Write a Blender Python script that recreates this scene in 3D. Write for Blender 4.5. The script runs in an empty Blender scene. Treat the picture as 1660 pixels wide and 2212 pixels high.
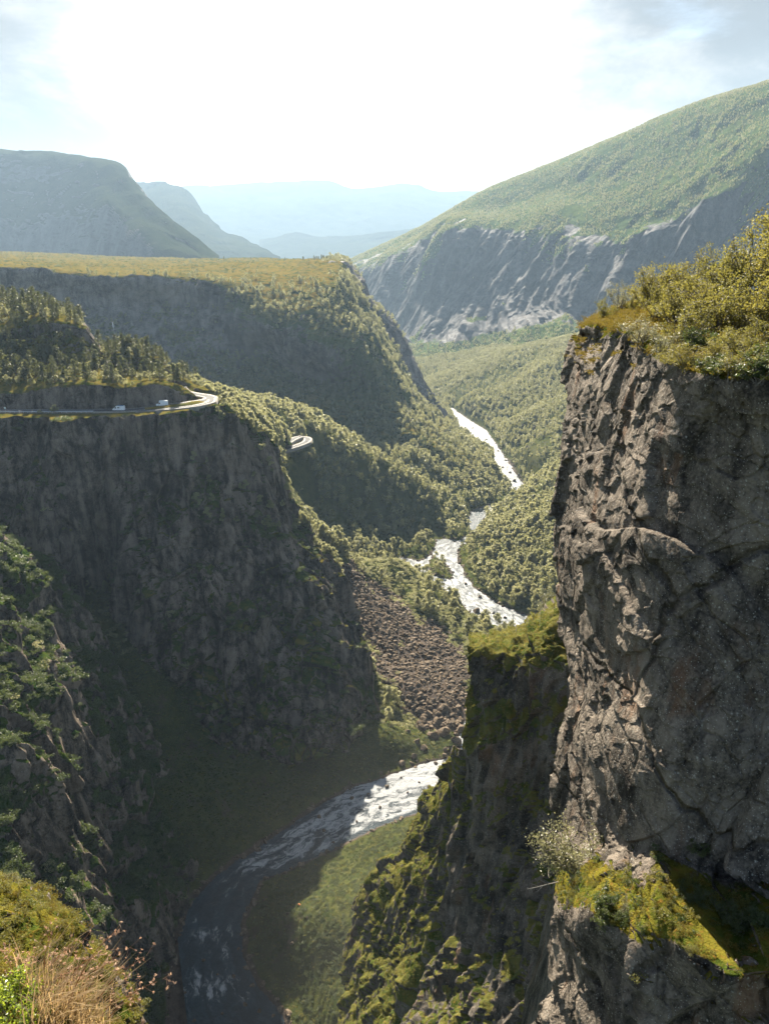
import bpy, math, random
import numpy as np
from mathutils import Vector, Matrix
rad = math.radians
SC = bpy.context.scene
COL = SC.collection

# ------------------------------------------------------------------ camera
PITCH = rad(20.1)
HAZE = 5.2e-5
F = 1736.0                       # focal length, in pixels of a 1660 x 2212 picture
cam_data = bpy.data.cameras.new('camera')
cam_data.sensor_fit = 'VERTICAL'
cam_data.sensor_height = 24.0
cam_data.lens = 24.0 * F / 2212.0
cam_data.clip_start = 0.1
cam_data.clip_end = 60000
cam = bpy.data.objects.new('camera', cam_data)
COL.objects.link(cam)
cam.location = (0, 0, 0)
cam.rotation_euler = (rad(90) - PITCH, 0, 0)
SC.camera = cam

# ------------------------------------------------------------------ light
SUN_EL, SUN_AZ = rad(33.0), rad(-10.0)          # azimuth from +Y towards +X
SUN_DIR = Vector((math.sin(SUN_AZ) * math.cos(SUN_EL), math.cos(SUN_AZ) * math.cos(SUN_EL), math.sin(SUN_EL)))
sun_data = bpy.data.lights.new('sun', 'SUN')
sun_data.energy = 5.0
sun_data.angle = rad(0.5)
sun_data.color = (1.0, 0.9, 0.74)
sun = bpy.data.objects.new('sun', sun_data)
COL.objects.link(sun)
sun.rotation_euler = SUN_DIR.to_track_quat('Z', 'Y').to_euler()
SC.view_settings.view_transform = 'Standard'
SC.view_settings.look = 'None'
SC.view_settings.exposure = 1.98
SC.view_settings.gamma = 1.0

cy = SC.cycles
cy.use_denoising = True
cy.max_bounces = 5
cy.diffuse_bounces = 2
cy.glossy_bounces = 2
cy.transmission_bounces = 3
cy.transparent_max_bounces = 6
cy.volume_bounces = 0
cy.caustics_reflective = False
cy.caustics_refractive = False
cy.sample_clamp_indirect = 4.0
cy.use_adaptive_sampling = True
cy.adaptive_threshold = 0.02
SC.render.use_persistent_data = False


class NT:
    """small helper that writes node trees"""
    def __init__(self, tree):
        self.t = tree
        self.n = tree.nodes
        self.l = tree.links

    def node(self, typ, **kw):
        nd = self.n.new(typ)
        for k, v in kw.items():
            setattr(nd, k, v)
        return nd

    def put(self, sock, v):
        if v is None:
            return
        if isinstance(v, bpy.types.NodeSocket):
            self.l.new(v, sock)
        else:
            if sock.type == 'RGBA' and len(v) == 3:
                v = (*v, 1)
            sock.default_value = v

    def math(self, op, a, b=0.0, c=0.0, clamp=False):
        nd = self.node('ShaderNodeMath', operation=op, use_clamp=clamp)
        self.put(nd.inputs[0], a); self.put(nd.inputs[1], b); self.put(nd.inputs[2], c)
        return nd.outputs[0]

    def vmath(self, op, a, b=(0, 0, 0)):
        nd = self.node('ShaderNodeVectorMath', operation=op)
        self.put(nd.inputs[0], a); self.put(nd.inputs[1], b)
        return nd.outputs['Value'] if op in ('DOT_PRODUCT', 'LENGTH') else nd.outputs[0]

    def mix(self, f, a, b, blend='MIX'):
        nd = self.node('ShaderNodeMix', data_type='RGBA', blend_type=blend)
        self.put(nd.inputs['Factor'], f)
        self.put(nd.inputs[6], a); self.put(nd.inputs[7], b)
        return nd.outputs[2]

    def ramp(self, v, lo, hi, a=0.0, b=1.0, smooth=True):
        nd = self.node('ShaderNodeMapRange', interpolation_type='SMOOTHSTEP' if smooth else 'LINEAR')
        self.put(nd.inputs[0], v)
        nd.inputs[1].default_value = lo; nd.inputs[2].default_value = hi
        nd.inputs[3].default_value = a; nd.inputs[4].default_value = b
        return nd.outputs[0]

    def noise(self, vec, scale, detail=4.0, rough=0.55, dist=0.0):
        nd = self.node('ShaderNodeTexNoise')
        self.put(nd.inputs['Vector'], vec)
        nd.inputs['Scale'].default_value = scale
        nd.inputs['Detail'].default_value = detail
        nd.inputs['Roughness'].default_value = rough
        nd.inputs['Distortion'].default_value = dist
        return nd.outputs[0]

    def voro(self, vec, scale, feature='F1', rnd=1.0):
        nd = self.node('ShaderNodeTexVoronoi', feature=feature)
        self.put(nd.inputs['Vector'], vec)
        nd.inputs['Scale'].default_value = scale
        nd.inputs['Randomness'].default_value = rnd
        return nd


# ------------------------------------------------------------------ sky
world = bpy.data.worlds.new('World')
SC.world = world
world.use_nodes = True
wt = NT(world.node_tree)
wt.n.clear()
sky = wt.node('ShaderNodeTexSky', sky_type='NISHITA', sun_disc=False)
sky.sun_elevation = SUN_EL
sky.sun_rotation = SUN_AZ
sky.altitude = 700
sky.air_density = 1.0
sky.dust_density = 0.7
bg = wt.node('ShaderNodeBackground')
bg.inputs[1].default_value = 0.05
tc = wt.node('ShaderNodeTexCoord')
dirv = wt.vmath('NORMALIZE', tc.outputs['Generated'])
sep = wt.node('ShaderNodeSeparateXYZ'); wt.put(sep.inputs[0], dirv)
# clouds lie on a flat layer: project the direction on it
zc = wt.math('ADD', wt.math('MAXIMUM', sep.outputs[2], 0.0), 0.26)
comb = wt.node('ShaderNodeCombineXYZ')
wt.put(comb.inputs[0], wt.math('DIVIDE', sep.outputs[0], zc))
wt.put(comb.inputs[1], wt.math('DIVIDE', sep.outputs[1], zc))
comb.inputs[2].default_value = 0.2
n1 = wt.noise(comb.outputs[0], 1.3, 8, 0.58, 0.2)
n2 = wt.noise(wt.vmath('ADD', comb.outputs[0], (3.1, 7.7, 1.0)), 1.0, 8, 0.6, 0.3)
cover = wt.ramp(n1, 0.24, 0.46)
glow_dir = Vector((math.sin(rad(-3.5)) * math.cos(rad(13)), math.cos(rad(-3.5)) * math.cos(rad(13)), math.sin(rad(13))))
glow = wt.vmath('DOT_PRODUCT', dirv, tuple(glow_dir))
thick = wt.ramp(wt.math('ADD', n2, wt.ramp(glow, 0.988, 0.955, -0.12, 0.10)), 0.46, 0.64)
sund = wt.vmath('DOT_PRODUCT', dirv, tuple(SUN_DIR))
glow_lobe = wt.math('POWER', wt.math('MAXIMUM', glow, 0.0), 85.0)         # bright glow painted into the clouds, set lower than the sun
lum = wt.math('MULTIPLY_ADD', glow_lobe, 36.0, 3.9)
lit = wt.vmath('SCALE', (1.0, 0.98, 0.94)); 
litn = lit.node; wt.put(litn.inputs['Scale'], lum)
grey = wt.vmath('SCALE', (0.90, 0.97, 1.0)); wt.put(grey.node.inputs['Scale'], wt.math('MULTIPLY_ADD', glow_lobe, 26.0, 1.9))
ccol = wt.mix(thick, lit, grey)
cover = wt.math('MULTIPLY', cover, wt.ramp(sund, 0.35, 0.85, 0.06, 1.0))
skyc = wt.mix(wt.math('MULTIPLY', cover, 0.94), sky.outputs[0], ccol)
wt.put(bg.inputs[0], skyc)
wo = wt.node('ShaderNodeOutputWorld')
wt.l.new(bg.outputs[0], wo.inputs[0])

# ------------------------------------------------------------------ picture <-> place
CP, SP = math.cos(PITCH), math.sin(PITCH)


def P3(px, py, Y):
    """the point at forward distance Y (metres) seen at px, py"""
    vx = (px - 830.0) / F
    vy = (1106.0 - py) / F
    t = Y / (CP + vy * SP)
    return (vx * t, Y, t * (vy * CP - SP))


def pix(p):
    p = np.asarray(p, float)
    d = p[..., 1] * CP - p[..., 2] * SP
    d = np.maximum(d, 1e-3)
    u = p[..., 1] * SP + p[..., 2] * CP
    return 830 + F * p[..., 0] / d, 1106 - F * u / d, d


RIV_Y = np.array([100, 320, 400, 500, 650, 740, 860, 1050, 1400, 1900.])
RIV_Z = np.array([-249, -250, -255, -261, -270, -278, -290, -302, -322, -340.])


def zr(Y):
    return np.interp(Y, RIV_Y, RIV_Z)


def PR(px, py, dz=0.0):
    """the point of the river surface seen at px, py"""
    lo, hi = 60.0, 3000.0
    for _ in range(50):
        m = (lo + hi) / 2
        if P3(px, py, m)[2] > zr(m) + dz:
            lo = m
        else:
            hi = m
    return P3(px, py, lo)


# ------------------------------------------------------------------ noise
def _hash(ix, iy, iz, seed):
    h = (ix.astype(np.uint32) * np.uint32(374761393) + iy.astype(np.uint32) * np.uint32(668265263)
         + iz.astype(np.uint32) * np.uint32(2147483647) + np.uint32(seed * 974711 % 4294967296))
    h = (h ^ (h >> np.uint32(13))) * np.uint32(1274126177)
    h = (h ^ (h >> np.uint32(16))) * np.uint32(2246822519)
    return h ^ (h >> np.uint32(15))


def perlin(p, seed=0):
    sh = p.shape[:-1]
    p = p.reshape(-1, 3).astype(np.float32)
    i = np.floor(p)
    f = p - i
    i = i.astype(np.int64)
    u = f * f * f * (f * (f * 6 - 15) + 10)
    out = np.zeros(len(p), np.float32)
    for c in range(8):
        dx, dy, dz = c & 1, (c >> 1) & 1, c >> 2
        h = _hash(i[:, 0] + dx, i[:, 1] + dy, i[:, 2] + dz, seed)
        gx = (h & np.uint32(1023)).astype(np.float32) / 511.5 - 1
        gy = ((h >> np.uint32(10)) & np.uint32(1023)).astype(np.float32) / 511.5 - 1
        gz = ((h >> np.uint32(20)) & np.uint32(1023)).astype(np.float32) / 511.5 - 1
        w = (u[:, 0] if dx else 1 - u[:, 0]) * (u[:, 1] if dy else 1 - u[:, 1]) * (u[:, 2] if dz else 1 - u[:, 2])
        out += w * (gx * (f[:, 0] - dx) + gy * (f[:, 1] - dy) + gz * (f[:, 2] - dz))
    return (out * 1.2).reshape(sh)


def fbm(p, octaves=4, gain=0.5, seed=0, ridged=False):
    a, s, tot = 1.0, 0.0, 0.0
    q = np.asarray(p, np.float32)
    for o in range(octaves):
        n = perlin(q, seed + o * 17)
        if ridged:
            n = 1 - 2 * np.minimum(np.abs(n) * 1.6, 1)
        s = s + a * n
        tot += a
        a *= gain
        q = q * 2.03 + 11.3
    return s / tot


def cells(p, seed=0):
    """random value of the nearest cell, and distance to the cell border"""
    sh = p.shape[:-1]
    p = p.reshape(-1, 3).astype(np.float32)
    i = np.floor(p).astype(np.int64)
    f1 = np.full(len(p), 9, np.float32); f2 = f1.copy(); val = np.zeros(len(p), np.float32)
    gx = np.zeros((len(p), 3), np.float32)
    for dx in (-1, 0, 1):
        for dy in (-1, 0, 1):
            for dz in (-1, 0, 1):
                c = i + np.array([dx, dy, dz])
                h = _hash(c[:, 0], c[:, 1], c[:, 2], seed)
                r = np.stack([(h & np.uint32(1023)), (h >> np.uint32(10)) & np.uint32(1023), (h >> np.uint32(20)) & np.uint32(1023)], -1).astype(np.float32) / 1023
                v = c + r - p
                d = np.sqrt((v * v).sum(-1))
                near = d < f1
                f2 = np.where(near, f1, np.minimum(f2, d))
                h2 = (_hash(c[:, 0], c[:, 1], c[:, 2], seed + 5) & np.uint32(65535)).astype(np.float32) / 65535
                val = np.where(near, h2, val)
                gx[near] = v[near]
                f1 = np.where(near, d, f1)
    return val.reshape(sh), (f2 - f1).reshape(sh), gx.reshape(*sh, 3)


def sstep(x, a, b):
    t = np.clip((x - a) / (b - a), 0, 1)
    return t * t * (3 - 2 * t)


# ------------------------------------------------------------------ nets of points -> dense surfaces
def _hermite(arr, t):
    """monotone cubic through arr (along axis 0, at integer knots), sampled at t"""
    n = arr.shape[0]
    if n == 2:
        w = t.reshape(-1, *([1] * (arr.ndim - 1)))
        return arr[0] * (1 - w) + arr[1] * w
    d = np.diff(arr, axis=0)
    m = np.zeros_like(arr)
    a, b = d[:-1], d[1:]
    same = a * b > 0
    with np.errstate(divide='ignore', invalid='ignore'):
        h = 2 * a * b / (a + b)
    mid = 0.5 * (a + b)
    m[1:-1] = np.where(same, 0.5 * h + 0.5 * mid, 0.25 * mid)
    m[0] = d[0]; m[-1] = d[-1]
    i = np.clip(np.floor(t).astype(int), 0, n - 2)
    s = (t - i).reshape(-1, *([1] * (arr.ndim - 1)))
    s2, s3 = s * s, s * s * s
    return (2 * s3 - 3 * s2 + 1) * arr[i] + (s3 - 2 * s2 + s) * m[i] + (-2 * s3 + 3 * s2) * arr[i + 1] + (s3 - s2) * m[i + 1]


def net(rows, n, m, world=False):
    """rows of (px, py, Y) (or world points when a 4th entry is given) -> n x m surface points"""
    C = np.array([[(p[:3] if (world or len(p) == 4) else P3(*p)) for p in r] for r in rows], float)

    def params(A, count):
        x, y, d = pix(A)
        L = np.sqrt(np.diff(x, axis=0) ** 2 + np.diff(y, axis=0) ** 2)
        L = np.minimum(L, 900).mean(axis=1) + 12
        cum = np.concatenate([[0], np.cumsum(L)])
        return np.interp(np.linspace(0, cum[-1], count), cum, np.arange(len(cum)))
    tr = params(C, n)
    tc_ = params(C.transpose(1, 0, 2), m)
    S = _hermite(C, tr)
    S = _hermite(S.transpose(1, 0, 2), tc_).transpose(1, 0, 2)
    return S


def normals(S):
    du = np.gradient(S, axis=0); dv = np.gradient(S, axis=1)
    N = np.cross(du, dv)
    N /= np.maximum(np.linalg.norm(N, axis=-1, keepdims=True), 1e-9)
    if (N * -S).sum(-1).mean() < 0:
        N = -N
    return N


def rock(P, s, seed, aniso=0.4, facet=0.5, fine=1.0, big=0.0, ys=1.0):
    """rock relief in metres for features of about s metres"""
    q = P * np.array([1, ys, aniso]) / s
    w = np.stack([perlin(q * 0.7 + 31.7 * k, seed + k) for k in range(3)], -1)
    q = q + 0.35 * w
    h = 0.6 * fbm(q * 0.7, 3, 0.5, seed + 3) + 0.25 * fbm(q, 3, 0.5, seed + 4, ridged=True)
    for k, (m, amp) in enumerate(((1.9, 0.30), (5.0, 0.13), (0.55, big * 1.4), (11.0, big * 0.16))):
        if amp == 0:
            continue
        v, e, g = cells(q * m, seed + 40 + k)
        tilt = g[..., 0] * (v * 3.4 - 1.7) + g[..., 1] * np.sin(v * 37) + g[..., 2] * (0.8 + np.cos(v * 61))
        h = h + facet * amp * ((v - 0.5) * 1.8 + tilt - 0.12 * (1 - sstep(e, 0.0, 0.06)))
    h = h + fine * 0.10 * fbm(P * np.array([1, 1, 0.6]) / s * 7, 4, 0.6, seed + 9)
    return s * 0.5 * h


def mesh_grid(name, S, mats, attrs=None, matidx=None, label=None, cat=None, kind='structure', smooth=True, parent=None):
    n, m = S.shape[:2]
    me = bpy.data.meshes.new(name)
    idx = np.arange(n * m).reshape(n, m)
    q = np.stack([idx[:-1, :-1], idx[:-1, 1:], idx[1:, 1:], idx[1:, :-1]], -1).reshape(-1, 4)
    N = np.cross(S[1:, :-1] - S[:-1, :-1], S[:-1, 1:] - S[:-1, :-1])
    if (N * -S[:-1, :-1]).sum(-1).mean() > 0:
        q = q[:, ::-1]
    fill(me, S.reshape(-1, 3), q.reshape(-1), np.full(len(q), 4), smooth)
    for k, v in (attrs or {}).items():
        a = me.attributes.new(k, 'FLOAT', 'POINT')
        a.data.foreach_set('value', np.ascontiguousarray(v, np.float32).reshape(-1))
    for mt in (mats if isinstance(mats, (list, tuple)) else [mats]):
        me.materials.append(mt)
    ob = bpy.data.objects.new(name, me)
    COL.objects.link(ob)
    if parent:
        ob.parent = parent
    if kind:
        ob['kind'] = kind
    if label:
        ob['label'] = label; ob['category'] = cat
    return ob


def fill(me, verts, loops, sizes, smooth=True, mi=None):
    verts = np.ascontiguousarray(verts, np.float32)
    me.vertices.add(len(verts)); me.vertices.foreach_set('co', verts.reshape(-1))
    me.loops.add(len(loops)); me.loops.foreach_set('vertex_index', np.ascontiguousarray(loops, np.int32))
    me.polygons.add(len(sizes))
    st = np.concatenate([[0], np.cumsum(sizes)[:-1]]).astype(np.int32)
    me.polygons.foreach_set('loop_start', st)
    me.polygons.foreach_set('loop_total', np.ascontiguousarray(sizes, np.int32))
    me.polygons.foreach_set('use_smooth', np.full(len(sizes), smooth))
    if mi is not None:
        me.polygons.foreach_set('material_index', np.ascontiguousarray(mi, np.int32))
    me.update(calc_edges=True)


# ------------------------------------------------------------------ materials
def new_mat(name):
    m = bpy.data.materials.new(name)
    m.use_nodes = True
    t = NT(m.node_tree)
    t.n.clear()
    out = t.node('ShaderNodeOutputMaterial')
    return m, t, out


def terrain_mat(name, s, rock_a, rock_b, veg_a, veg_b, veg_c, veg_lo=0.45, veg_hi=0.7, lichen=0.0, bump=1.0, streak=0.5, rust=0.0, veg_bump=1.0, crack=0.0):
    """rock with growth: the growth follows the 'veg' attribute and the level places; s = metres of the main mottling"""
    m, t, out = new_mat(name)
    geo = t.node('ShaderNodeNewGeometry')
    pos = geo.outputs['Position']
    k = 1.0 / s
    big = t.noise(pos, k * 0.35, 4, 0.6)
    mid = t.noise(pos, k * 1.7, 7, 0.65)
    fine = t.noise(pos, k * 14, 4, 0.7)
    st = t.noise(t.vmath('MULTIPLY', pos, (1, 1, 0.09)), k * 2.2, 5, 0.6)
    r = t.math('MULTIPLY_ADD', mid, 0.7, t.math('MULTIPLY', big, 0.5))
    r = t.math('MULTIPLY_ADD', t.math('SUBTRACT', st, 0.5), streak, r)
    r = t.math('MULTIPLY_ADD', t.math('SUBTRACT', fine, 0.5), 0.55, r)
    col = t.mix(t.ramp(r, 0.40, 0.80), rock_a, rock_b)
    stain = t.ramp(t.noise(t.vmath('MULTIPLY', t.vmath('ADD', pos, (17, 5, 3)), (1, 1, 0.22)), k * 1.1, 6, 0.65, 0.5), 0.50, 0.66)
    col = t.mix(t.math('MULTIPLY', stain, 0.55), col, tuple(0.8 * c for c in rock_a))
    if rust:
        rn = t.noise(t.vmath('ADD', t.vmath('MULTIPLY', pos, (1, 1, 0.3)), (9, 4, 2)), k * 0.9, 5, 0.6)
        col = t.mix(t.math('MULTIPLY', t.ramp(rn, 0.56, 0.72), rust), col, (0.22, 0.11, 0.055))
    if lichen:
        vo = t.voro(pos, k * 9)
        lm = t.ramp(t.math('MULTIPLY_ADD', t.noise(pos, k * 30, 2, 0.6), 0.5, vo.outputs['Distance']), 0.36, 0.52, 1, 0)
        sc_ = t.node('ShaderNodeSeparateColor'); t.put(sc_.inputs[0], vo.outputs['Color'])
        keep = t.ramp(t.math('MULTIPLY_ADD', t.noise(pos, k * 1.3, 3, 0.6), 1.6, sc_.outputs[0]), 1.55, 1.68)
        vo2 = t.voro(pos, k * 26)
        sc2 = t.node('ShaderNodeSeparateColor'); t.put(sc2.inputs[0], vo2.outputs['Color'])
        l2 = t.math('MULTIPLY', t.ramp(vo2.outputs['Distance'], 0.2, 0.34, 1, 0), t.ramp(t.math('MULTIPLY_ADD', mid, 0.8, sc2.outputs[0]), 1.1, 1.2))
        lm = t.math('MAXIMUM', t.math('MULTIPLY', lm, keep), l2)
        col = t.mix(t.math('MULTIPLY', lm, lichen), col, (0.46, 0.44, 0.38))
    ch = None
    if crack:
        wv = t.node('ShaderNodeTexNoise'); t.put(wv.inputs['Vector'], pos); wv.inputs['Scale'].default_value = k * 0.8; wv.inputs['Detail'].default_value = 4
        wob = t.vmath('MULTIPLY', wv.outputs['Color'], (0.66 * s,) * 3)
        cv = t.vmath('ADD', t.vmath('MULTIPLY', pos, (1, 0.55, 0.75)), wob)
        e1 = t.voro(cv, k * 0.24, 'DISTANCE_TO_EDGE').outputs['Distance']
        e2 = t.voro(cv, k * 0.8, 'DISTANCE_TO_EDGE').outputs['Distance']
        ch = t.math('MINIMUM', t.ramp(e1, 0.0, 0.022), t.math('MULTIPLY_ADD', t.ramp(e2, 0.0, 0.03), 0.25, 0.75))
        col = t.mix(t.math('MULTIPLY_ADD', ch, -crack, crack), col, (0.012, 0.011, 0.010))
    at = t.node('ShaderNodeAttribute', attribute_name='veg')
    vn = t.noise(pos, k * 3.1, 6, 0.65)
    vm = t.math('ADD', at.outputs['Fac'], t.math('MULTIPLY_ADD', vn, 0.9, -0.45))
    vm = t.ramp(vm, veg_lo, veg_hi)
    vc = t.mix(t.ramp(t.noise(pos, k * 1.1, 4, 0.6), 0.38, 0.62), veg_a, veg_b)
    vc = t.mix(t.ramp(t.noise(pos, k * 6.3, 4, 0.7), 0.50, 0.72), vc, veg_c)
    gd = t.node('ShaderNodeAttribute', attribute_name='gold')
    gm = t.math('MULTIPLY', gd.outputs['Fac'], t.ramp(t.noise(pos, k * 2.3, 5, 0.7), 0.36, 0.56))
    vc = t.mix(gm, vc, (0.15, 0.112, 0.026))
    col = t.mix(vm, col, vc)
    bs = t.node('ShaderNodeBsdfPrincipled')
    t.put(bs.inputs['Base Color'], col)
    t.put(bs.inputs['Roughness'], t.ramp(fine, 0.3, 0.7, 0.62, 0.95))
    t.put(bs.inputs['IOR'], t.math('MULTIPLY_ADD', vm, -0.17, 1.18))
    bs.inputs['Specular IOR Level'].default_value = 0.4
    h = t.math('ADD', t.math('MULTIPLY', mid, 1.0), t.math('MULTIPLY', fine, 0.35))
    if ch is not None:
        h = t.math('MULTIPLY_ADD', ch, 1.1, h)
    vh = t.math('ADD', t.math('MULTIPLY', vn, 0.7 * veg_bump), t.math('MULTIPLY', t.noise(pos, k * 22, 3, 0.7), 0.35 * veg_bump))
    hm = t.node('ShaderNodeMix', data_type='FLOAT')
    t.put(hm.inputs[0], vm); t.put(hm.inputs[2], h); t.put(hm.inputs[3], vh)
    bp = t.node('ShaderNodeBump')
    bp.inputs['Strength'].default_value = 0.9
    bp.inputs['Distance'].default_value = 0.35 * s * bump
    t.put(bp.inputs['Height'], hm.outputs[0])
    t.put(bs.inputs['Normal'], bp.outputs[0])
    t.l.new(bs.outputs[0], out.inputs[0])
    return m


def leaf_mat(name, a, b, trans=0.45, tcol=None, rough=0.45, spec=0.5, var=0.35):
    m, t, out = new_mat(name)
    oi = t.node('ShaderNodeObjectInfo')
    geo = t.node('ShaderNodeNewGeometry')
    rnd = t.math('MULTIPLY_ADD', oi.outputs['Random'], 0.65, t.math('MULTIPLY', geo.outputs['Random Per Island'], 0.35))
    col = t.mix(rnd, a, b)
    bs = t.node('ShaderNodeBsdfPrincipled')
    t.put(bs.inputs['Base Color'], col)
    bs.inputs['Roughness'].default_value = rough
    bs.inputs['Specular IOR Level'].default_value = spec
    tr = t.node('ShaderNodeBsdfTranslucent')
    t.put(tr.inputs[0], t.mix(0.5, tcol or tuple(min(1, 2.2 * c) for c in b), t.mix(1.0, col, (2.2, 2.2, 2.2), 'MULTIPLY')))
    mx = t.node('ShaderNodeMixShader')
    mx.inputs[0].default_value = trans
    t.l.new(bs.outputs[0], mx.inputs[1]); t.l.new(tr.outputs[0], mx.inputs[2])
    t.l.new(mx.outputs[0], out.inputs[0])
    return m


def plain_mat(name, col, rough=0.6, metal=0.0, var=0.15, scale=3.0, spec=0.5, bump=0.0):
    m, t, out = new_mat(name)
    tcx = t.node('ShaderNodeTexCoord')
    n = t.noise(tcx.outputs['Object'], scale, 4, 0.6)
    c = t.mix(t.ramp(n, 0.3, 0.7), tuple(x * (1 - var) for x in col), tuple(min(1, x * (1 + var)) for x in col))
    bs = t.node('ShaderNodeBsdfPrincipled')
    t.put(bs.inputs['Base Color'], c)
    bs.inputs['Roughness'].default_value = rough
    bs.inputs['Metallic'].default_value = metal
    bs.inputs['Specular IOR Level'].default_value = spec
    if bump:
        bp = t.node('ShaderNodeBump'); bp.inputs['Distance'].default_value = bump
        t.put(bp.inputs['Height'], n); t.put(bs.inputs['Normal'], bp.outputs[0])
    t.l.new(bs.outputs[0], out.inputs[0])
    return m

# rock and growth colours
M_NEAR = terrain_mat('near_cliff_rock', 1.6, (0.034, 0.029, 0.025), (0.225, 0.188, 0.15), (0.05, 0.07, 0.012), (0.15, 0.13, 0.02), (0.16, 0.085, 0.02), 0.5, 0.7, lichen=0.65, bump=0.7, rust=0.5, crack=0.5)
M_FIN = terrain_mat('mossy_cliff_rock', 4.0, (0.022, 0.020, 0.018), (0.15, 0.125, 0.10), (0.045, 0.060, 0.014), (0.115, 0.108, 0.030), (0.15, 0.105, 0.03), 0.45, 0.62, lichen=0.4, bump=0.4, rust=0.3)
M_CLIFF = terrain_mat('canyon_cliff_rock', 9.0, (0.026, 0.021, 0.017), (0.21, 0.165, 0.125), (0.020, 0.040, 0.008), (0.045, 0.066, 0.012), (0.075, 0.075, 0.016), 0.5, 0.72, bump=0.45, lichen=0.25, streak=1.1, crack=0.25)
M_PLAT = terrain_mat('plateau_rock', 22.0, (0.035, 0.034, 0.034), (0.23, 0.20, 0.175), (0.022, 0.042, 0.012), (0.060, 0.078, 0.020), (0.085, 0.082, 0.022), 0.42, 0.62, bump=0.25, streak=0.7)
M_MOOR = terrain_mat('moorland', 25.0, (0.20, 0.17, 0.10), (0.26, 0.21, 0.12), (0.10, 0.095, 0.025), (0.19, 0.135, 0.04), (0.06, 0.07, 0.02), 0.1, 0.3, bump=0.12)
M_MOUNT = terrain_mat('mountain_rock', 60.0, (0.018, 0.020, 0.024), (0.092, 0.088, 0.086), (0.050, 0.080, 0.022), (0.085, 0.11, 0.030), (0.03, 0.05, 0.014), 0.42, 0.62, bump=0.22, streak=1.0, veg_bump=1.3)
M_FAR = terrain_mat('far_mountain', 160.0, (0.022, 0.024, 0.028), (0.085, 0.085, 0.085), (0.014, 0.024, 0.012), (0.024, 0.034, 0.015), (0.036, 0.042, 0.022), 0.35, 0.6, bump=0.15)
M_VALLEY = terrain_mat('valley_ground', 6.0, (0.022, 0.016, 0.012), (0.085, 0.062, 0.046), (0.028, 0.038, 0.012), (0.055, 0.060, 0.018), (0.085, 0.075, 0.022), 0.38, 0.66, bump=0.30, streak=0.1)
M_GROUND = terrain_mat('ground_soil', 80.0, (0.08, 0.075, 0.06), (0.16, 0.14, 0.11), (0.04, 0.06, 0.02), (0.07, 0.08, 0.03), (0.09, 0.09, 0.03), 0.2, 0.5, bump=0.05)

SURF = {}


def land(key, name, rows, n, m, s, seed, mat, amp=1.0, aniso=0.4, facet=0.5, fine=1.0, veg=None, soft=0.0, label='', cat='', pre=None, gold=None, big=0.0, ys=1.0):
    S = net(rows, n, m)
    if pre is not None:
        S = pre(S)
    N = normals(S)
    d = rock(S, s, seed, aniso, facet, fine, big, ys) * amp
    if soft:
        flat = sstep(N[..., 2], soft, soft + 0.3)
        d = d * (1 - 0.8 * flat)
    for _ in range(1):
        e = np.pad(d, 1, mode='edge')
        d = (e[:-2, 1:-1] + e[2:, 1:-1] + e[1:-1, :-2] + e[1:-1, 2:] + 4 * e[1:-1, 1:-1]) / 8
    S = S + N * d[..., None]
    if key == 'shoulder':
        S = level(S, 3.5, 7, 0.3, [ROAD_SHOULDER])
    if key in ('cliff', 'hill'):
        d, z = road_dist(S, [ROAD_MAIN, ROAD_LOW])
        w = (1 - sstep(d, 5.6 if key == 'hill' else 24, 7.6 if key == 'hill' else 30)) * (S[..., 2] > z - 1.2)
        S[..., 2] = np.where(w > 0, S[..., 2] * (1 - w) + (z - 0.5) * w, S[..., 2])
    N = normals(S)
    v = veg(S, N) if veg else sstep(N[..., 2], 0.45, 0.8)
    SURF[key] = (S, N, v)
    at = {'veg': v}
    if gold:
        at['gold'] = gold(S, N)
    return mesh_grid(name, S, mat, at, label=label, cat=cat)


# ---- the broad ground under everything, out to the horizon
gr = np.linspace(-1, 1, 60)
gx = np.sign(gr) * np.abs(gr) ** 2 * 30000
GX, GY = np.meshgrid(gx, gx, indexing='ij')
mesh_grid('ground', np.stack([GX, GY, np.full_like(GX, -352.0)], -1), M_GROUND, {'veg': np.ones_like(GX)}, label='broad low ground of the valley running out to the horizon', cat='ground')

# ---- distant ranges
def vfar(S, N):
    return sstep(N[..., 2] + 0.3 * fbm(S / 300, 4, seed=5), 0.35, 0.75)

land('range3', 'mountain', [
    [(-300, 430, 11500), (200, 420, 11500), (420, 400, 11500), (500, 398, 11500), (690, 388, 11500), (770, 410, 11500), (860, 399, 11500), (900, 402, 11500), (960, 416, 11500), (1060, 411, 11500), (1250, 412, 11500), (1700, 412, 11500)],
    [(-300, 450, 10500), (200, 450, 10500), (420, 440, 10500), (500, 440, 10500), (690, 435, 10500), (770, 440, 10500), (860, 436, 10500), (900, 440, 10500), (960, 445, 10500), (1060, 445, 10500), (1250, 430, 10500), (1700, 400, 10500)],
    [(-300, 505, 9500), (200, 505, 9500), (420, 505, 9500), (500, 505, 9500), (690, 500, 9500), (770, 502, 9500), (860, 500, 9500), (900, 502, 9500), (960, 500, 9500), (1060, 500, 9500), (1250, 500, 9500), (1700, 500, 9500)],
    [(-300, 560, 8000), (200, 560, 8000), (420, 560, 8000), (500, 560, 8000), (690, 562, 8000), (770, 562, 8000), (860, 560, 8000), (900, 560, 8000), (960, 560, 8000), (1060, 560, 8000), (1250, 560, 8000), (1700, 560, 8000)],
], 90, 420, 700, 11, M_FAR, 0.22, 0.9, 0.3, veg=vfar, label='pale hazy mountain range at the far end of the valley, nearly lost in the glare', cat='mountain')
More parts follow.
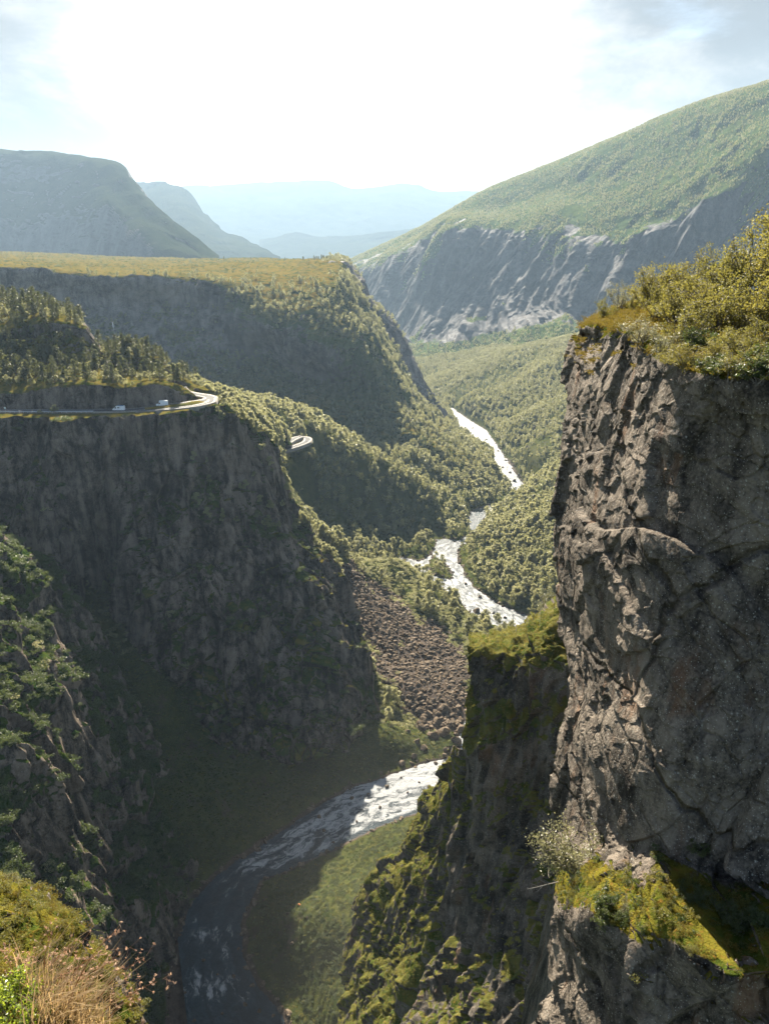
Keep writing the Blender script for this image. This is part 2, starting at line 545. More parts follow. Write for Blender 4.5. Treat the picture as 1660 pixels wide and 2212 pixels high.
land('range2', 'mountain', [
    [(100, 420, 7200), (250, 400, 7000), (300, 397, 6800), (345, 396, 6600), (385, 402, 6400), (415, 425, 6200), (440, 460, 6000), (480, 495, 5600), (560, 530, 5200), (600, 556, 5000)],
    [(100, 450, 6800), (250, 440, 6500), (300, 430, 6300), (345, 425, 6000), (380, 440, 5800), (410, 470, 5500), (450, 505, 5200), (500, 530, 5000), (565, 548, 4800), (605, 562, 4700)],
    [(100, 560, 5400), (250, 560, 5200), (300, 560, 5000), (345, 560, 4900), (390, 562, 4800), (430, 564, 4700), (470, 566, 4600), (520, 570, 4500), (575, 572, 4400), (615, 575, 4400)],
    [(100, 620, 4600), (250, 620, 4600), (300, 620, 4600), (345, 620, 4500), (390, 620, 4500), (430, 620, 4400), (470, 620, 4400), (520, 620, 4300), (575, 620, 4300), (625, 610, 4300)],
], 120, 200, 420, 12, M_FAR, 0.2, 0.7, 0.4, veg=vfar, label='blue stepped mountain shoulder behind the rounded mountain', cat='mountain')
land('range2b', 'mountain', [
    [(560, 520, 8200), (640, 505, 8000), (700, 512, 7900), (800, 505, 7800), (900, 492, 7600), (1000, 460, 7400), (1060, 440, 7300), (1200, 420, 7200)],
    [(560, 545, 7600), (640, 540, 7500), (700, 540, 7400), (800, 535, 7300), (900, 525, 7200), (1000, 500, 7000), (1060, 490, 7000), (1200, 470, 7000)],
    [(560, 600, 6400), (640, 600, 6400), (700, 600, 6400), (800, 600, 6400), (900, 590, 6400), (1000, 590, 6400), (1060, 590, 6400), (1200, 590, 6400)],
], 80, 200, 400, 14, M_FAR, 0.2, 0.9, 0.3, veg=vfar, label='low hazy slope across the valley mouth below the pale range', cat='mountain')
land('mount_left', 'mountain', [
    [(-900, 300, 5200), (-500, 310, 5000), (-100, 335, 4700), (60, 340, 4500), (170, 350, 4400), (240, 365, 4300), (280, 400, 4200), (330, 470, 3900), (420, 530, 3600)],
    [(-900, 290, 4300), (-500, 300, 4200), (-100, 322, 4000), (0, 328, 3900), (150, 338, 3700), (248, 352, 3500), (292, 396, 3300), (330, 440, 3100), (470, 560, 2700)],
    [(-900, 360, 4090), (-500, 370, 3990), (-100, 390, 3825), (0, 395, 3725), (120, 400, 3552), (215, 400, 3300), (270, 440, 3078), (320, 480, 2868), (460, 566, 2600)],
    [(-900, 470, 3880), (-500, 480, 3780), (-100, 490, 3615), (0, 490, 3532), (110, 495, 3351), (235, 480, 2998), (290, 510, 2771), (350, 540, 2600), (465, 572, 2550)],
    [(-900, 640, 3670), (-500, 640, 3605), (-100, 640, 3475), (0, 640, 3410), (100, 640, 3245), (200, 640, 2948), (290, 640, 2609), (370, 640, 2450), (490, 640, 2450)],
], 220, 360, 260, 13, M_FAR, 0.2, 0.7, 0.5, veg=vfar, label='blue rounded mountain with a steep rocky front rising at the left', cat='mountain')

# ---- the big mountain wall on the right
def vmount(S, N):
    x, y, d = pix(S)
    brk = np.interp(x, [700, 860, 985, 1100, 1220, 1300, 1450, 1560, 1660, 2200], [566, 530, 462, 486, 470, 496, 462, 385, 325, 140])
    up = sstep(brk - y + 16 + 34 * fbm(S / 90, 4, seed=77), -18, 22)
    patch = 0.9 * sstep(fbm(S * np.array([1, 1, .5]) / 120, 5, seed=78) + 0.35 * (N[..., 2] - 0.45) - 0.0010 * (y - brk), -0.02, 0.24)
    talus = sstep(y + 22 * fbm(S / 80, 3, seed=79) - np.interp(x, [880, 1000, 1100, 1210, 1300, 1500], [742, 730, 712, 692, 720, 800]), -18, 22) * 0.95
    return np.clip(np.maximum(np.maximum(up, patch), talus), 0, 1)


def rib(S):
    """diagonal ribs and gullies that run down the wall"""
    x, y, d = pix(S)
    N = normals(S)
    c = S[..., 0] * 0.85 - S[..., 2] * 0.5
    q = np.stack([c / 105, S[..., 1] / 900, S[..., 2] / 900], -1)
    h = fbm(q, 4, 0.55, seed=90, ridged=True)
    brk = np.interp(x, [700, 860, 985, 1220, 1300, 1450, 1560, 1660, 2200], [566, 530, 470, 478, 505, 470, 392, 332, 150])
    band = sstep(y, brk - 10, brk + 50)
    return S + N * (h * 45 * band)[..., None]

land('mount_right', 'mountain', [
    [(765, 575, 4600), (900, 520, 4500), (1000, 455, 4300), (1060, 430, 4200), (1220, 372, 4000), (1330, 330, 3700), (1500, 255, 3400), (1660, 205, 3100), (2100, 60, 2800)],
    [(756, 562, 3700), (900, 495, 3400), (980, 451, 3200), (1045, 413, 3150), (1200, 350, 3000), (1320, 300, 2800), (1500, 225, 2600), (1660, 176, 2400), (2100, 20, 2200)],
    [(765, 570, 3450), (890, 515, 3150), (978, 462, 2950), (1060, 455, 2820), (1210, 415, 2650), (1310, 400, 2450), (1480, 340, 2280), (1660, 250, 2150), (2100, 90, 2000)],
    [(775, 590, 3250), (885, 545, 2900), (985, 480, 2650), (1085, 490, 2480), (1220, 462, 2350), (1305, 490, 2180), (1450, 448, 2080), (1660, 318, 1980), (2100, 150, 1850)],
    [(815, 660, 2900), (890, 640, 2650), (965, 640, 2420), (1070, 620, 2330), (1190, 600, 2200), (1290, 600, 2050), (1430, 590, 1950), (1660, 540, 1850), (2100, 480, 1750)],
    [(865, 735, 2500), (900, 745, 2350), (950, 740, 2230), (1060, 715, 2150), (1190, 690, 2050), (1270, 700, 1930), (1420, 720, 1830), (1660, 700, 1730), (2100, 680, 1650)],
    [(885, 780, 2150), (905, 800, 2050), (960, 795, 2000), (1060, 765, 1940), (1200, 715, 1900), (1290, 760, 1780), (1420, 800, 1680), (1660, 820, 1600), (2100, 820, 1550)],
    [(900, 850, 1900), (930, 850, 1800), (990, 850, 1750), (1070, 840, 1720), (1210, 800, 1700), (1300, 860, 1600), (1420, 900, 1500), (1660, 920, 1450), (2100, 920, 1400)],
], 420, 640, 110, 21, M_MOUNT, 0.45, 0.25, 0.5, veg=vmount, soft=0.62, pre=rib, label='high mountain wall with green upper slopes over a ribbed grey cliff band', cat='mountain')

# ---- the plateau hill in the middle
def vplat(S, N):
    x, y, d = pix(S)
    top = sstep(N[..., 2], 0.65, 0.85)
    n = fbm(S / 60, 5, seed=31)
    right = sstep(x, 380, 760) * 0.45
    low = 0.45 * sstep(y, 700, 950)
    return np.clip(np.maximum(top, 0.35 + 0.55 * n + right + 0.6 * (N[..., 2] - 0.45) + 0.4 * low - 0.25 * sstep(-x, -560, -200)), 0, 1)

land('plat_back', 'plateau_hill', [
    [(700, 562, 1500), (745, 566, 1420), (775, 600, 1380), (800, 645, 1360), (850, 700, 1330), (890, 770, 1290), (915, 835, 1260), (960, 900, 1230)],
    [(690, 575, 1300), (738, 575, 1290), (770, 618, 1280), (790, 652, 1270), (846, 705, 1250), (884, 772, 1230), (912, 842, 1210), (955, 905, 1195)],
    [(690, 640, 1250), (720, 650, 1240), (760, 690, 1230), (790, 740, 1215), (830, 800, 1205), (870, 860, 1190), (900, 900, 1180), (945, 930, 1170)],
    [(690, 760, 1180), (720, 780, 1170), (760, 820, 1165), (790, 860, 1160), (830, 900, 1155), (870, 930, 1150), (900, 960, 1140), (945, 975, 1130)],
], 150, 190, 40, 32, M_PLAT, 0.8, 0.35, 0.7, veg=lambda S, N: np.clip(0.25 + 0.5 * fbm(S / 50, 4, seed=3) + 0.5 * (N[..., 2] - .5), 0, 1), label='dark steep spur closing the right end of the plateau hill', cat='hill')
land('plat', 'plateau_hill', [
    [(-500, 546, 2300), (-100, 544, 2300), (60, 545, 2300), (200, 552, 2250), (350, 558, 2150), (480, 560, 2050), (600, 558, 1900), (690, 560, 1600), (735, 563, 1400), (750, 590, 1250), (790, 660, 1200), (850, 760, 1180), (900, 850, 1170), (970, 930, 1140), (1060, 985, 1080)],
    [(-500, 560, 1500), (-100, 560, 1500), (60, 562, 1500), (200, 568, 1480), (350, 572, 1450), (480, 572, 1400), (600, 570, 1350), (670, 566, 1330), (715, 566, 1280), (738, 585, 1180), (775, 655, 1120), (830, 745, 1090), (880, 845, 1070), (955, 925, 1060), (1060, 985, 1040)],
    [(-500, 570, 1000), (-100, 572, 1020), (60, 580, 1040), (200, 590, 1070), (350, 594, 1080), (480, 605, 1080), (570, 612, 1080), (640, 612, 1080), (690, 610, 1080), (720, 620, 1070), (760, 670, 1050), (815, 750, 1030), (870, 850, 1010), (945, 930, 1000), (1065, 1000, 960)],
    [(-500, 640, 1005), (-100, 640, 1025), (60, 645, 1045), (200, 655, 1065), (350, 660, 1075), (480, 672, 1040), (570, 700, 985), (640, 725, 968), (690, 738, 962), (730, 752, 960), (770, 762, 968), (815, 805, 975), (870, 880, 982), (945, 945, 943), (1065, 1015, 920)],
    [(-500, 760, 980), (-100, 760, 990), (60, 765, 1000), (200, 770, 1015), (350, 770, 1020), (480, 765, 1020), (570, 765, 1020), (640, 810, 1005), (690, 825, 995), (735, 845, 975), (780, 830, 975), (830, 875, 941), (880, 920, 912), (950, 970, 882), (1070, 1035, 880)],
    [(-500, 880, 940), (-100, 880, 945), (60, 880, 950), (200, 880, 955), (350, 880, 955), (480, 875, 955), (570, 875, 955), (640, 880, 950), (690, 890, 940), (740, 905, 930), (790, 925, 917), (840, 950, 893), (900, 980, 866), (960, 1010, 850), (1080, 1055, 860)],
    [(-500, 1000, 905), (-100, 1000, 905), (60, 1000, 905), (200, 1000, 905), (350, 1000, 905), (480, 1000, 905), (570, 990, 905), (640, 985, 900), (690, 985, 895), (740, 990, 885), (790, 1000, 876), (840, 1015, 856), (900, 1030, 833), (960, 1050, 820), (1090, 1075, 850)],
], 420, 620, 38, 33, M_PLAT, 0.8, 0.4, 0.55, veg=vplat, soft=0.75, pre=lambda S: S + np.stack([0 * S[..., 0], 0 * S[..., 0], 9 * fbm(S / 130, 3, seed=36) + 2.5 * fbm(S / 30, 3, seed=37)], -1) * sstep(S[..., 1], 1040, 1120)[..., None], gold=lambda S, N: sstep(N[..., 2], 0.8, 0.93), label='flat topped plateau hill with a dark cliff front and heather top', cat='hill')

# ---- roads, as centre lines (used to level the ground and to keep plants away)
def centre(pts, n=90):
    A = np.array([P3(*p) for p in pts], float)
    L = np.concatenate([[0], np.cumsum(np.linalg.norm(np.diff(A, axis=0), axis=1))])
    return _hermite(A, np.interp(np.linspace(0, L[-1], n), L, np.arange(len(L))))

ROAD_MAIN = centre([(-420, 887, 404.5), (-200, 887, 404.5), (0, 887, 404.5), (130, 887, 404.5), (260, 886, 404.5), (310, 882.5, 406.5), (352, 876.5, 410), (400, 871, 413.5), (434, 866, 417), (451, 862, 421), (455, 859, 427), (446, 855, 432), (420, 851, 436), (398, 846, 441), (388, 836, 450)], 220)
ROAD_LOW = centre([(296, 887, 402.5), (350, 883.5, 402.8), (400, 879, 404.5), (438, 873, 408.5), (456, 867, 414), (458, 862, 421)], 90)
ROAD_SHOULDER = centre([(575, 898, 545), (590, 908, 550), (600, 919, 553), (606, 930, 556), (606, 942, 560), (600, 950, 570)], 60)
ROAD_HAIRPIN = centre([(570, 967, 596), (598, 963, 600), (618, 957, 606), (630, 950, 618), (640, 945, 632), (650, 943.5, 642), (660, 945, 642), (665, 949, 632), (661, 954, 618), (648, 960, 606), (626, 967, 596), (600, 975, 588)], 120)
ROADS = [ROAD_MAIN, ROAD_LOW, ROAD_SHOULDER, ROAD_HAIRPIN]


def road_dist(p, roads=None):
    """horizontal distance to the nearest road, and the road height there"""
    x = np.asarray(p)[..., :2].reshape(-1, 2)
    best = np.full(len(x), 1e9); z = np.zeros(len(x))
    for R in (roads or ROADS):
        for q in R[::2]:
            d = np.hypot(x[:, 0] - q[0], x[:, 1] - q[1])
            c = d < best
            best = np.where(c, d, best); z = np.where(c, q[2], z)
    sh = np.asarray(p).shape[:-1]
    return best.reshape(sh), z.reshape(sh)


def level(S, lo=5.5, hi=13.0, drop=0.35, roads=None):
    d, z = road_dist(S, roads)
    w = (1 - sstep(d, lo, hi)) * (np.abs(S[..., 2] - z) < 14)
    S[..., 2] = S[..., 2] * (1 - w) + (z - drop) * w
    return S


# ---- valley ground: talus, wooded mounds, gorge bottom (one ground sheet, carved by the river)
CTRL = []
def G(px, py, Y): CTRL.append(P3(px, py, Y))
def GR(px, py): CTRL.append(PR(px, py))
for a in [(330, 1500, 318), (420, 1550, 325), (580, 1640, 316), (700, 1595, 328), (830, 1580, 338), (250, 1600, 300), (380, 1700, 278), (400, 1850, 255),
          (840, 1560, 355), (760, 1400, 405), (750, 1320, 440), (720, 1240, 475), (660, 1130, 520), (640, 1090, 555), (600, 1040, 560),
          (1000, 1500, 385), (960, 1400, 440), (900, 1300, 500), (860, 1230, 570), (1040, 1390, 460), (1000, 1560, 357), (900, 1480, 388), (830, 1420, 415),
          (1200, 1250, 487), (1210, 1100, 600), (1100, 1200, 605), (1060, 1150, 670), (1150, 1060, 760), (1220, 1000, 800), (1220, 900, 1000), (1150, 900, 1080), (1080, 920, 1180), (1130, 1000, 900),
          (1000, 860, 1400), (1100, 830, 1400), (1200, 780, 1350), (920, 820, 1750), (1210, 740, 1600), (1050, 780, 1680), (1000, 1030, 870),
          (590, 960, 640), (650, 938, 675), (740, 962, 700), (850, 1012, 725), (930, 1062, 735), (1000, 1108, 742), (620, 1060, 595), (700, 1085, 630), (800, 1130, 655), (900, 1140, 688),
          (800, 1190, 600), (690, 1175, 572), (740, 1195, 500), (860, 1215, 560), (790, 1260, 505), (520, 960, 580), (450, 960, 600),
          (640, 945, 830), (760, 955, 840), (900, 985, 835), (1000, 1015, 870), (850, 1040, 790),
          (760, 1990, 214), (700, 2100, 202), (750, 2212, 180), (880, 1840, 256), (950, 1750, 288), (860, 1800, 272), (700, 1900, 246), (990, 1690, 306), (620, 2000, 220)]:
    G(*a)
for a in [(855, 1665), (760, 1700), (690, 1740), (600, 1800), (550, 1830), (470, 1890), (410, 1950), (385, 2030), (370, 2150), (900, 1760), (800, 1790), (700, 1845), (560, 1900), (520, 2000), (560, 2130), (600, 2190),
          (1000, 1625), (1125, 1335), (1040, 1345), (960, 1270), (880, 1215), (940, 1170), (1035, 1130), (1090, 1080), (1120, 1060), (1080, 990), (1020, 930), (975, 885)]:
    GR(*a)
CTRL += [(75, 300, -215), (110, 260, -180), (90, 190, -170), (60, 240, -222), (130, 360, -200), (150, 430, -200), (500, 800, -150), (700, 1300, -130), (600, 500, -80), (300, 350, -90), (330, 600, -170),
         (-260, 700, -130), (-200, 900, -180), (-90, 820, -200), (-120, 250, -200), (-100, 200, -215), (-90, 150, -222), (40, 150, -225), (-300, 500, -100), (-400, 1000, -150), (-20, 130, -245)]
CT = np.array(CTRL)


def fit(ct, c=12.0, lam=0.4):
    xy = ct[:, :2]
    D = np.sqrt(((xy[:, None] - xy[None]) ** 2).sum(-1) + c * c)
    n = len(ct)
    A = np.zeros((n + 3, n + 3))
    A[:n, :n] = D - lam * np.eye(n) * -1
    A[:n, n] = 1; A[:n, n + 1:] = xy / 500
    A[n, :n] = 1; A[n + 1:, :n] = xy.T / 500
    b = np.concatenate([ct[:, 2], np.zeros(3)])
    w = np.linalg.solve(A, b)

    def ev(X, Y):
        sh = X.shape
        x = X.reshape(-1); y = Y.reshape(-1)
        o = np.zeros(len(x))
        for i in range(n):
            o += w[i] * np.sqrt((x - xy[i, 0]) ** 2 + (y - xy[i, 1]) ** 2 + c * c)
        o += w[n] + w[n + 1] * x / 500 + w[n + 2] * y / 500
        return o.reshape(sh)
    return ev


zfun = fit(CT)


def poly(pts):
    return np.array([PR(*p)[:2] for p in pts])


# the river bed, traced on the river level; islands are left standing
RIVER_POLY = [poly([(1005, 1625), (960, 1638), (905, 1652), (858, 1668), (800, 1690), (755, 1702), (690, 1742), (600, 1800), (552, 1832), (470, 1890), (412, 1950), (385, 2030), (370, 2150), (362, 2290),
                    (665, 2290), (610, 2195), (560, 2130), (522, 2060), (525, 1990), (560, 1905), (640, 1872), (720, 1835), (800, 1792), (870, 1768), (930, 1742), (1000, 1735), (1060, 1720), (1060, 1640)]),
              poly([(1180, 1400), (1125, 1355), (1060, 1350), (1020, 1325), (985, 1295), (940, 1258), (905, 1232), (868, 1210), (862, 1204), (880, 1206), (905, 1214), (925, 1200), (940, 1182), (942, 1166), (960, 1164), (990, 1168), (1018, 1152), (1010, 1130), (1015, 1105), (1040, 1095), (1085, 1085),
                    (1110, 1062), (1090, 1045), (1060, 1000), (1040, 965), (1005, 935), (985, 912), (968, 884), (975, 880), (1010, 905), (1050, 930), (1075, 965), (1105, 1010), (1130, 1050), (1125, 1075), (1085, 1100), (1048, 1118), (1040, 1135), (1020, 1162), (985, 1185), (990, 1215), (1010, 1250), (1030, 1275), (1070, 1300), (1110, 1320), (1200, 1350)]),
              poly([(1000, 1560), (990, 1575), (985, 1600), (1000, 1612), (960, 1640), (1010, 1650), (1060, 1600), (1040, 1550), (1150, 1440), (1180, 1400), (1120, 1350), (1060, 1480)])]
ISLANDS = [poly([(922, 1222), (935, 1200), (950, 1205), (965, 1220), (978, 1245), (972, 1252), (945, 1248), (928, 1238)]),
           poly([(985, 1190), (995, 1182), (1003, 1195), (1000, 1215), (990, 1212)])]


def sdist(poly_, X, Y):
    """signed distance, negative inside"""
    x = X.reshape(-1); y = Y.reshape(-1)
    d = np.full(len(x), 1e9); ins = np.zeros(len(x), bool)
    for a, b in zip(poly_, np.roll(poly_, -1, 0)):
        e = b - a
        t = np.clip(((x - a[0]) * e[0] + (y - a[1]) * e[1]) / max((e * e).sum(), 1e-9), 0, 1)
        d = np.minimum(d, (x - a[0] - t * e[0]) ** 2 + (y - a[1] - t * e[1]) ** 2)
        c = (a[1] > y) != (b[1] > y)
        with np.errstate(divide='ignore', invalid='ignore'):
            xx = (b[0] - a[0]) * (y - a[1]) / (b[1] - a[1]) + a[0]
        ins ^= c & (x < xx)
    d = np.sqrt(d)
    return np.where(ins, -d, d).reshape(X.shape)


def river_sd(X, Y):
    d = np.minimum.reduce([sdist(p, X, Y) for p in RIVER_POLY])
    for p in ISLANDS:
        d = np.maximum(d, -sdist(p, X, Y))
    return d


nY, nS = 640, 520
Yv = 125 * (2100 / 125) ** (np.linspace(0, 1, nY) ** 1.12)
Sv = np.linspace(-0.62, 0.62, nS)
VY, VS = np.meshgrid(Yv, Sv, indexing='ij')
VX = VS * VY
VZ = zfun(VX, VY)
Pb = np.stack([VX, VY, VZ], -1)
rough = 2.2 * fbm(Pb / 22, 4, 0.55, seed=51) + 5 * fbm(Pb / 90, 3, 0.5, seed=52)
sd = river_sd(VX, VY) + (2.4 + 3.5 * sstep(VY, 380, 520)) * fbm(Pb / 11, 4, 0.65, seed=53)
ZR = zr(VY)
bank = np.clip(sd, 0, 1e9)
VZ = VZ + rough * sstep(bank, 2, 25)
VZ = np.where(sd < 0, ZR - np.clip(-sd * 0.6, 0, 1.6), np.maximum(VZ, ZR + 0.25 + np.minimum(bank * 0.16, 2.5)))
near_bank = sstep(bank, 0, 14)
VZ = np.where(sd >= 0, (ZR + 0.3 + np.minimum(bank * 0.2, 3)) * (1 - near_bank) + VZ * near_bank, VZ)
VP = level(np.stack([VX, VY, VZ], -1), 4.5, 11, 0.35, [ROAD_HAIRPIN])
VN = normals(VP)
vx, vy, vd = pix(VP)
# bare talus: a fan of broken stone below the cliff corner, and the boulder field of the river bend
tal = sdist(np.array([(700, 1190), (760, 1205), (850, 1290), (960, 1350), (1010, 1400), (1020, 1560), (985, 1600), (900, 1580), (850, 1520), (800, 1440), (745, 1330)], float), vx, vy)
talus = sstep(-tal + 62 * fbm(VP / 16, 5, 0.6, seed=55), -14, 30)
tal2 = sdist(np.array([(940, 850), (1060, 790), (1180, 720), (1200, 760), (1120, 830), (1000, 900)], float), vx, vy)
talus = np.maximum(talus, 0.36 * sstep(-tal2 + 30 * fbm(VP / 40, 4, seed=56), -5, 22))
tal3 = sdist(np.array([(1085, 960), (1200, 920), (1200, 1010), (1130, 1050), (1095, 1000)], float), vx, vy)
talus = np.maximum(talus, 0.40 * sstep(-tal3 + 30 * fbm(VP / 30, 4, seed=57), -5, 22))
gorge = 1 - sstep(VY, 318, 345)
gn = fbm(VP / 16, 5, 0.6, seed=58)
vegv = np.clip(1.05 - 1.1 * talus - 0.8 * (1 - sstep(bank, 0.3, 2.5)) - gorge * (0.30 - 0.9 * gn - 0.35 * sstep(vx, 650, 860)), 0, 1)
SURF['valley'] = (VP, VN, vegv)
mesh_grid('valley_floor', VP, M_VALLEY, {'veg': vegv}, label='wooded valley floor with a brown stone talus and grassy gorge banks', cat='valley')

# ---- left canyon cliff under the road
def vcliff(S, N):
    n = fbm(S * np.array([1, 1, 1.8]) / 28, 5, seed=61)
    x, y, d = pix(S)
    top = 0.5 * sstep(-y, -1010, -880) * sstep(x, 280, 470)
    return np.clip(1.5 * (N[..., 2] - 0.42) + 0.8 * n + 0.25 + top, 0, 1)

land('cliff', 'cliff', [
    [(-560, 885, 470), (-300, 885, 460), (-100, 885, 455), (30, 885, 450), (130, 885, 450), (220, 884, 445), (300, 883, 440), (370, 880, 440), (420, 875, 440), (470, 872, 450), (520, 930, 490), (580, 1030, 520), (640, 1150, 520), (700, 1280, 500), (740, 1400, 470), (800, 1540, 420)],
    [(-560, 890, 408), (-300, 890, 404), (-100, 890, 401), (30, 890, 400), (130, 891, 400), (220, 889, 400), (300, 888, 400), (370, 886, 400), (430, 882, 402), (485, 890, 410), (562, 960, 425), (604, 1030, 432), (648, 1130, 430), (720, 1240, 422), (746, 1330, 408), (832, 1570, 352)],
    [(-560, 990, 392), (-300, 990, 390), (-100, 990, 388), (30, 990, 386), (130, 990, 386), (220, 990, 388), (300, 985, 390), (370, 980, 391), (430, 975, 395), (480, 965, 402), (545, 990, 415), (590, 1050, 420), (640, 1145, 416), (705, 1250, 404), (740, 1345, 392), (824, 1582, 344)],
    [(-560, 1160, 368), (-300, 1160, 368), (-100, 1160, 368), (30, 1160, 369), (130, 1160, 367), (220, 1160, 388), (300, 1150, 374), (370, 1140, 376), (430, 1125, 382), (480, 1110, 388), (530, 1100, 398), (575, 1120, 402), (625, 1180, 398), (690, 1275, 386), (730, 1370, 376), (805, 1586, 338)],
    [(-560, 1330, 345), (-300, 1330, 345), (-100, 1330, 346), (60, 1330, 350), (150, 1330, 349), (236, 1330, 386), (300, 1320, 353), (370, 1300, 357), (430, 1290, 360), (480, 1270, 366), (525, 1250, 372), (570, 1260, 376), (620, 1300, 372), (675, 1350, 364), (715, 1420, 356), (780, 1590, 332)],
    [(-560, 1480, 326), (-300, 1480, 326), (-100, 1480, 328), (100, 1480, 332), (190, 1490, 331), (262, 1480, 374), (310, 1470, 333), (370, 1470, 334), (430, 1470, 335), (480, 1450, 342), (525, 1440, 346), (575, 1440, 348), (625, 1460, 345), (670, 1490, 340), (705, 1520, 338), (760, 1600, 328)],
    [(-560, 1620, 306), (-300, 1620, 306), (-100, 1620, 308), (130, 1600, 312), (230, 1600, 312), (295, 1600, 344), (340, 1590, 314), (390, 1605, 315), (440, 1640, 314), (490, 1670, 312), (535, 1680, 311), (585, 1690, 311), (635, 1660, 314), (680, 1640, 318), (715, 1630, 322), (755, 1625, 324)],
], 620, 700, 26, 62, M_CLIFF, 0.95, 0.11, 0.8, veg=vcliff, gold=lambda S, N: 0.8 * sstep(N[..., 2], 0.75, 0.95), label='tall shaded canyon cliff carrying the road along its top', cat='cliff')

# ---- left buttress in front of it
def vbutt(S, N):
    n = fbm(S * np.array([1, 1, 1.3]) / 22, 5, seed=64)
    return np.clip(1.7 * (N[..., 2] - 0.42) + 1.0 * n + 0.50, 0, 1)

land('buttress', 'cliff', [
    [(-500, 900, 380), (-250, 960, 370), (-80, 1040, 360), (20, 1160, 350), (110, 1260, 345), (210, 1370, 338), (280, 1480, 328), (335, 1600, 310), (390, 1760, 285), (420, 1900, 262), (400, 2010, 245), (390, 2150, 225), (380, 2320, 205)],
    [(-500, 910, 330), (-250, 980, 325), (-90, 1070, 322), (5, 1170, 318), (95, 1270, 315), (190, 1385, 310), (258, 1490, 302), (318, 1620, 288), (370, 1760, 268), (402, 1900, 248), (385, 2020, 232), (374, 2150, 214), (368, 2320, 195)],
    [(-500, 1100, 290), (-250, 1120, 288), (-100, 1180, 285), (0, 1260, 284), (75, 1350, 282), (150, 1450, 280), (205, 1550, 275), (255, 1670, 265), (310, 1790, 252), (350, 1910, 236), (350, 2030, 222), (350, 2160, 207), (350, 2320, 190)],
    [(-500, 1400, 240), (-250, 1400, 238), (-100, 1420, 238), (0, 1450, 238), (60, 1510, 238), (110, 1590, 238), (150, 1680, 236), (190, 1770, 232), (235, 1860, 225), (275, 1950, 216), (290, 2050, 207), (300, 2170, 195), (310, 2320, 182)],
    [(-500, 1700, 200), (-250, 1700, 198), (-100, 1700, 198), (0, 1700, 198), (40, 1740, 198), (80, 1790, 199), (110, 1840, 200), (140, 1890, 200), (175, 1950, 197), (205, 2010, 193), (225, 2090, 188), (245, 2190, 180), (265, 2320, 170)],
    [(-500, 2000, 165), (-250, 2000, 165), (-100, 2000, 165), (0, 2000, 165), (30, 2010, 166), (60, 2030, 167), (80, 2050, 168), (100, 2070, 169), (125, 2100, 169), (150, 2130, 168), (170, 2180, 166), (190, 2240, 164), (215, 2330, 160)],
    [(-500, 2350, 135), (-250, 2350, 135), (-100, 2350, 135), (0, 2350, 136), (20, 2350, 137), (40, 2350, 138), (60, 2350, 140), (80, 2350, 142), (100, 2350, 144), (120, 2350, 146), (140, 2360, 147), (160, 2370, 148), (180, 2380, 148)],
], 420, 420, 24, 65, M_CLIFF, 1.0, 0.35, 0.7, veg=vbutt, label='steep dark mountainside with bushes and gullies, in front of the road cliff', cat='cliff')

# ---- hill with pines above the road: road cut, forest bench, knobs and the upper hill
land('hill', 'hill', [
    [(-400, 884, 409), (-200, 884, 409), (0, 883, 409), (60, 883, 409), (130, 883, 409), (200, 882, 409), (270, 881, 410), (330, 878, 412), (385, 872, 416), (420, 862, 424), (450, 850, 436)],
    [(-400, 850, 413), (-200, 850, 413), (0, 851, 413), (60, 846, 413), (130, 834, 413), (200, 831, 413), (270, 838, 413), (330, 832, 415), (385, 848, 420), (420, 850, 428), (450, 845, 440)],
    [(-400, 828, 425), (-200, 828, 425), (0, 828, 425), (60, 826, 425), (130, 820, 425), (200, 818, 425), (270, 822, 425), (330, 820, 427), (385, 832, 430), (420, 840, 436), (450, 842, 448)],
    [(-400, 785, 455), (-200, 785, 455), (0, 782, 455), (60, 780, 455), (130, 778, 455), (190, 785, 455), (240, 805, 455), (300, 812, 455), (365, 818, 455), (410, 830, 455), (455, 842, 460)],
    [(-400, 760, 475), (-200, 750, 475), (0, 738, 475), (60, 728, 475), (110, 720, 472), (170, 730, 470), (225, 768, 468), (250, 772, 466), (340, 784, 466), (376, 806, 466), (460, 845, 470)],
    [(-400, 725, 480), (-200, 718, 480), (0, 708, 480), (60, 698, 480), (110, 692, 478), (175, 706, 474), (232, 768, 474), (262, 762, 471), (336, 772, 472), (378, 806, 472), (465, 850, 485)],
    [(-400, 630, 560), (-200, 638, 550), (0, 652, 540), (60, 656, 535), (120, 671, 525), (168, 692, 510), (232, 766, 495), (270, 758, 490), (335, 772, 488), (378, 808, 486), (470, 860, 500)],
    [(-400, 650, 680), (-200, 660, 660), (0, 675, 640), (60, 680, 620), (120, 700, 600), (170, 730, 580), (230, 785, 560), (280, 800, 555), (340, 820, 550), (390, 850, 545), (475, 890, 540)],
], 240, 360, 12, 66, M_CLIFF, 0.5, 0.4, 0.7, veg=lambda S, N: np.clip(1.6 * sstep(N[..., 2], 0.5, 0.85) + 0.3 * fbm(S / 15, 4, seed=67), 0, 1), soft=0.7, gold=lambda S, N: np.full(S.shape[:2], 0.75), label='rocky hill with pines standing over the road', cat='hill')

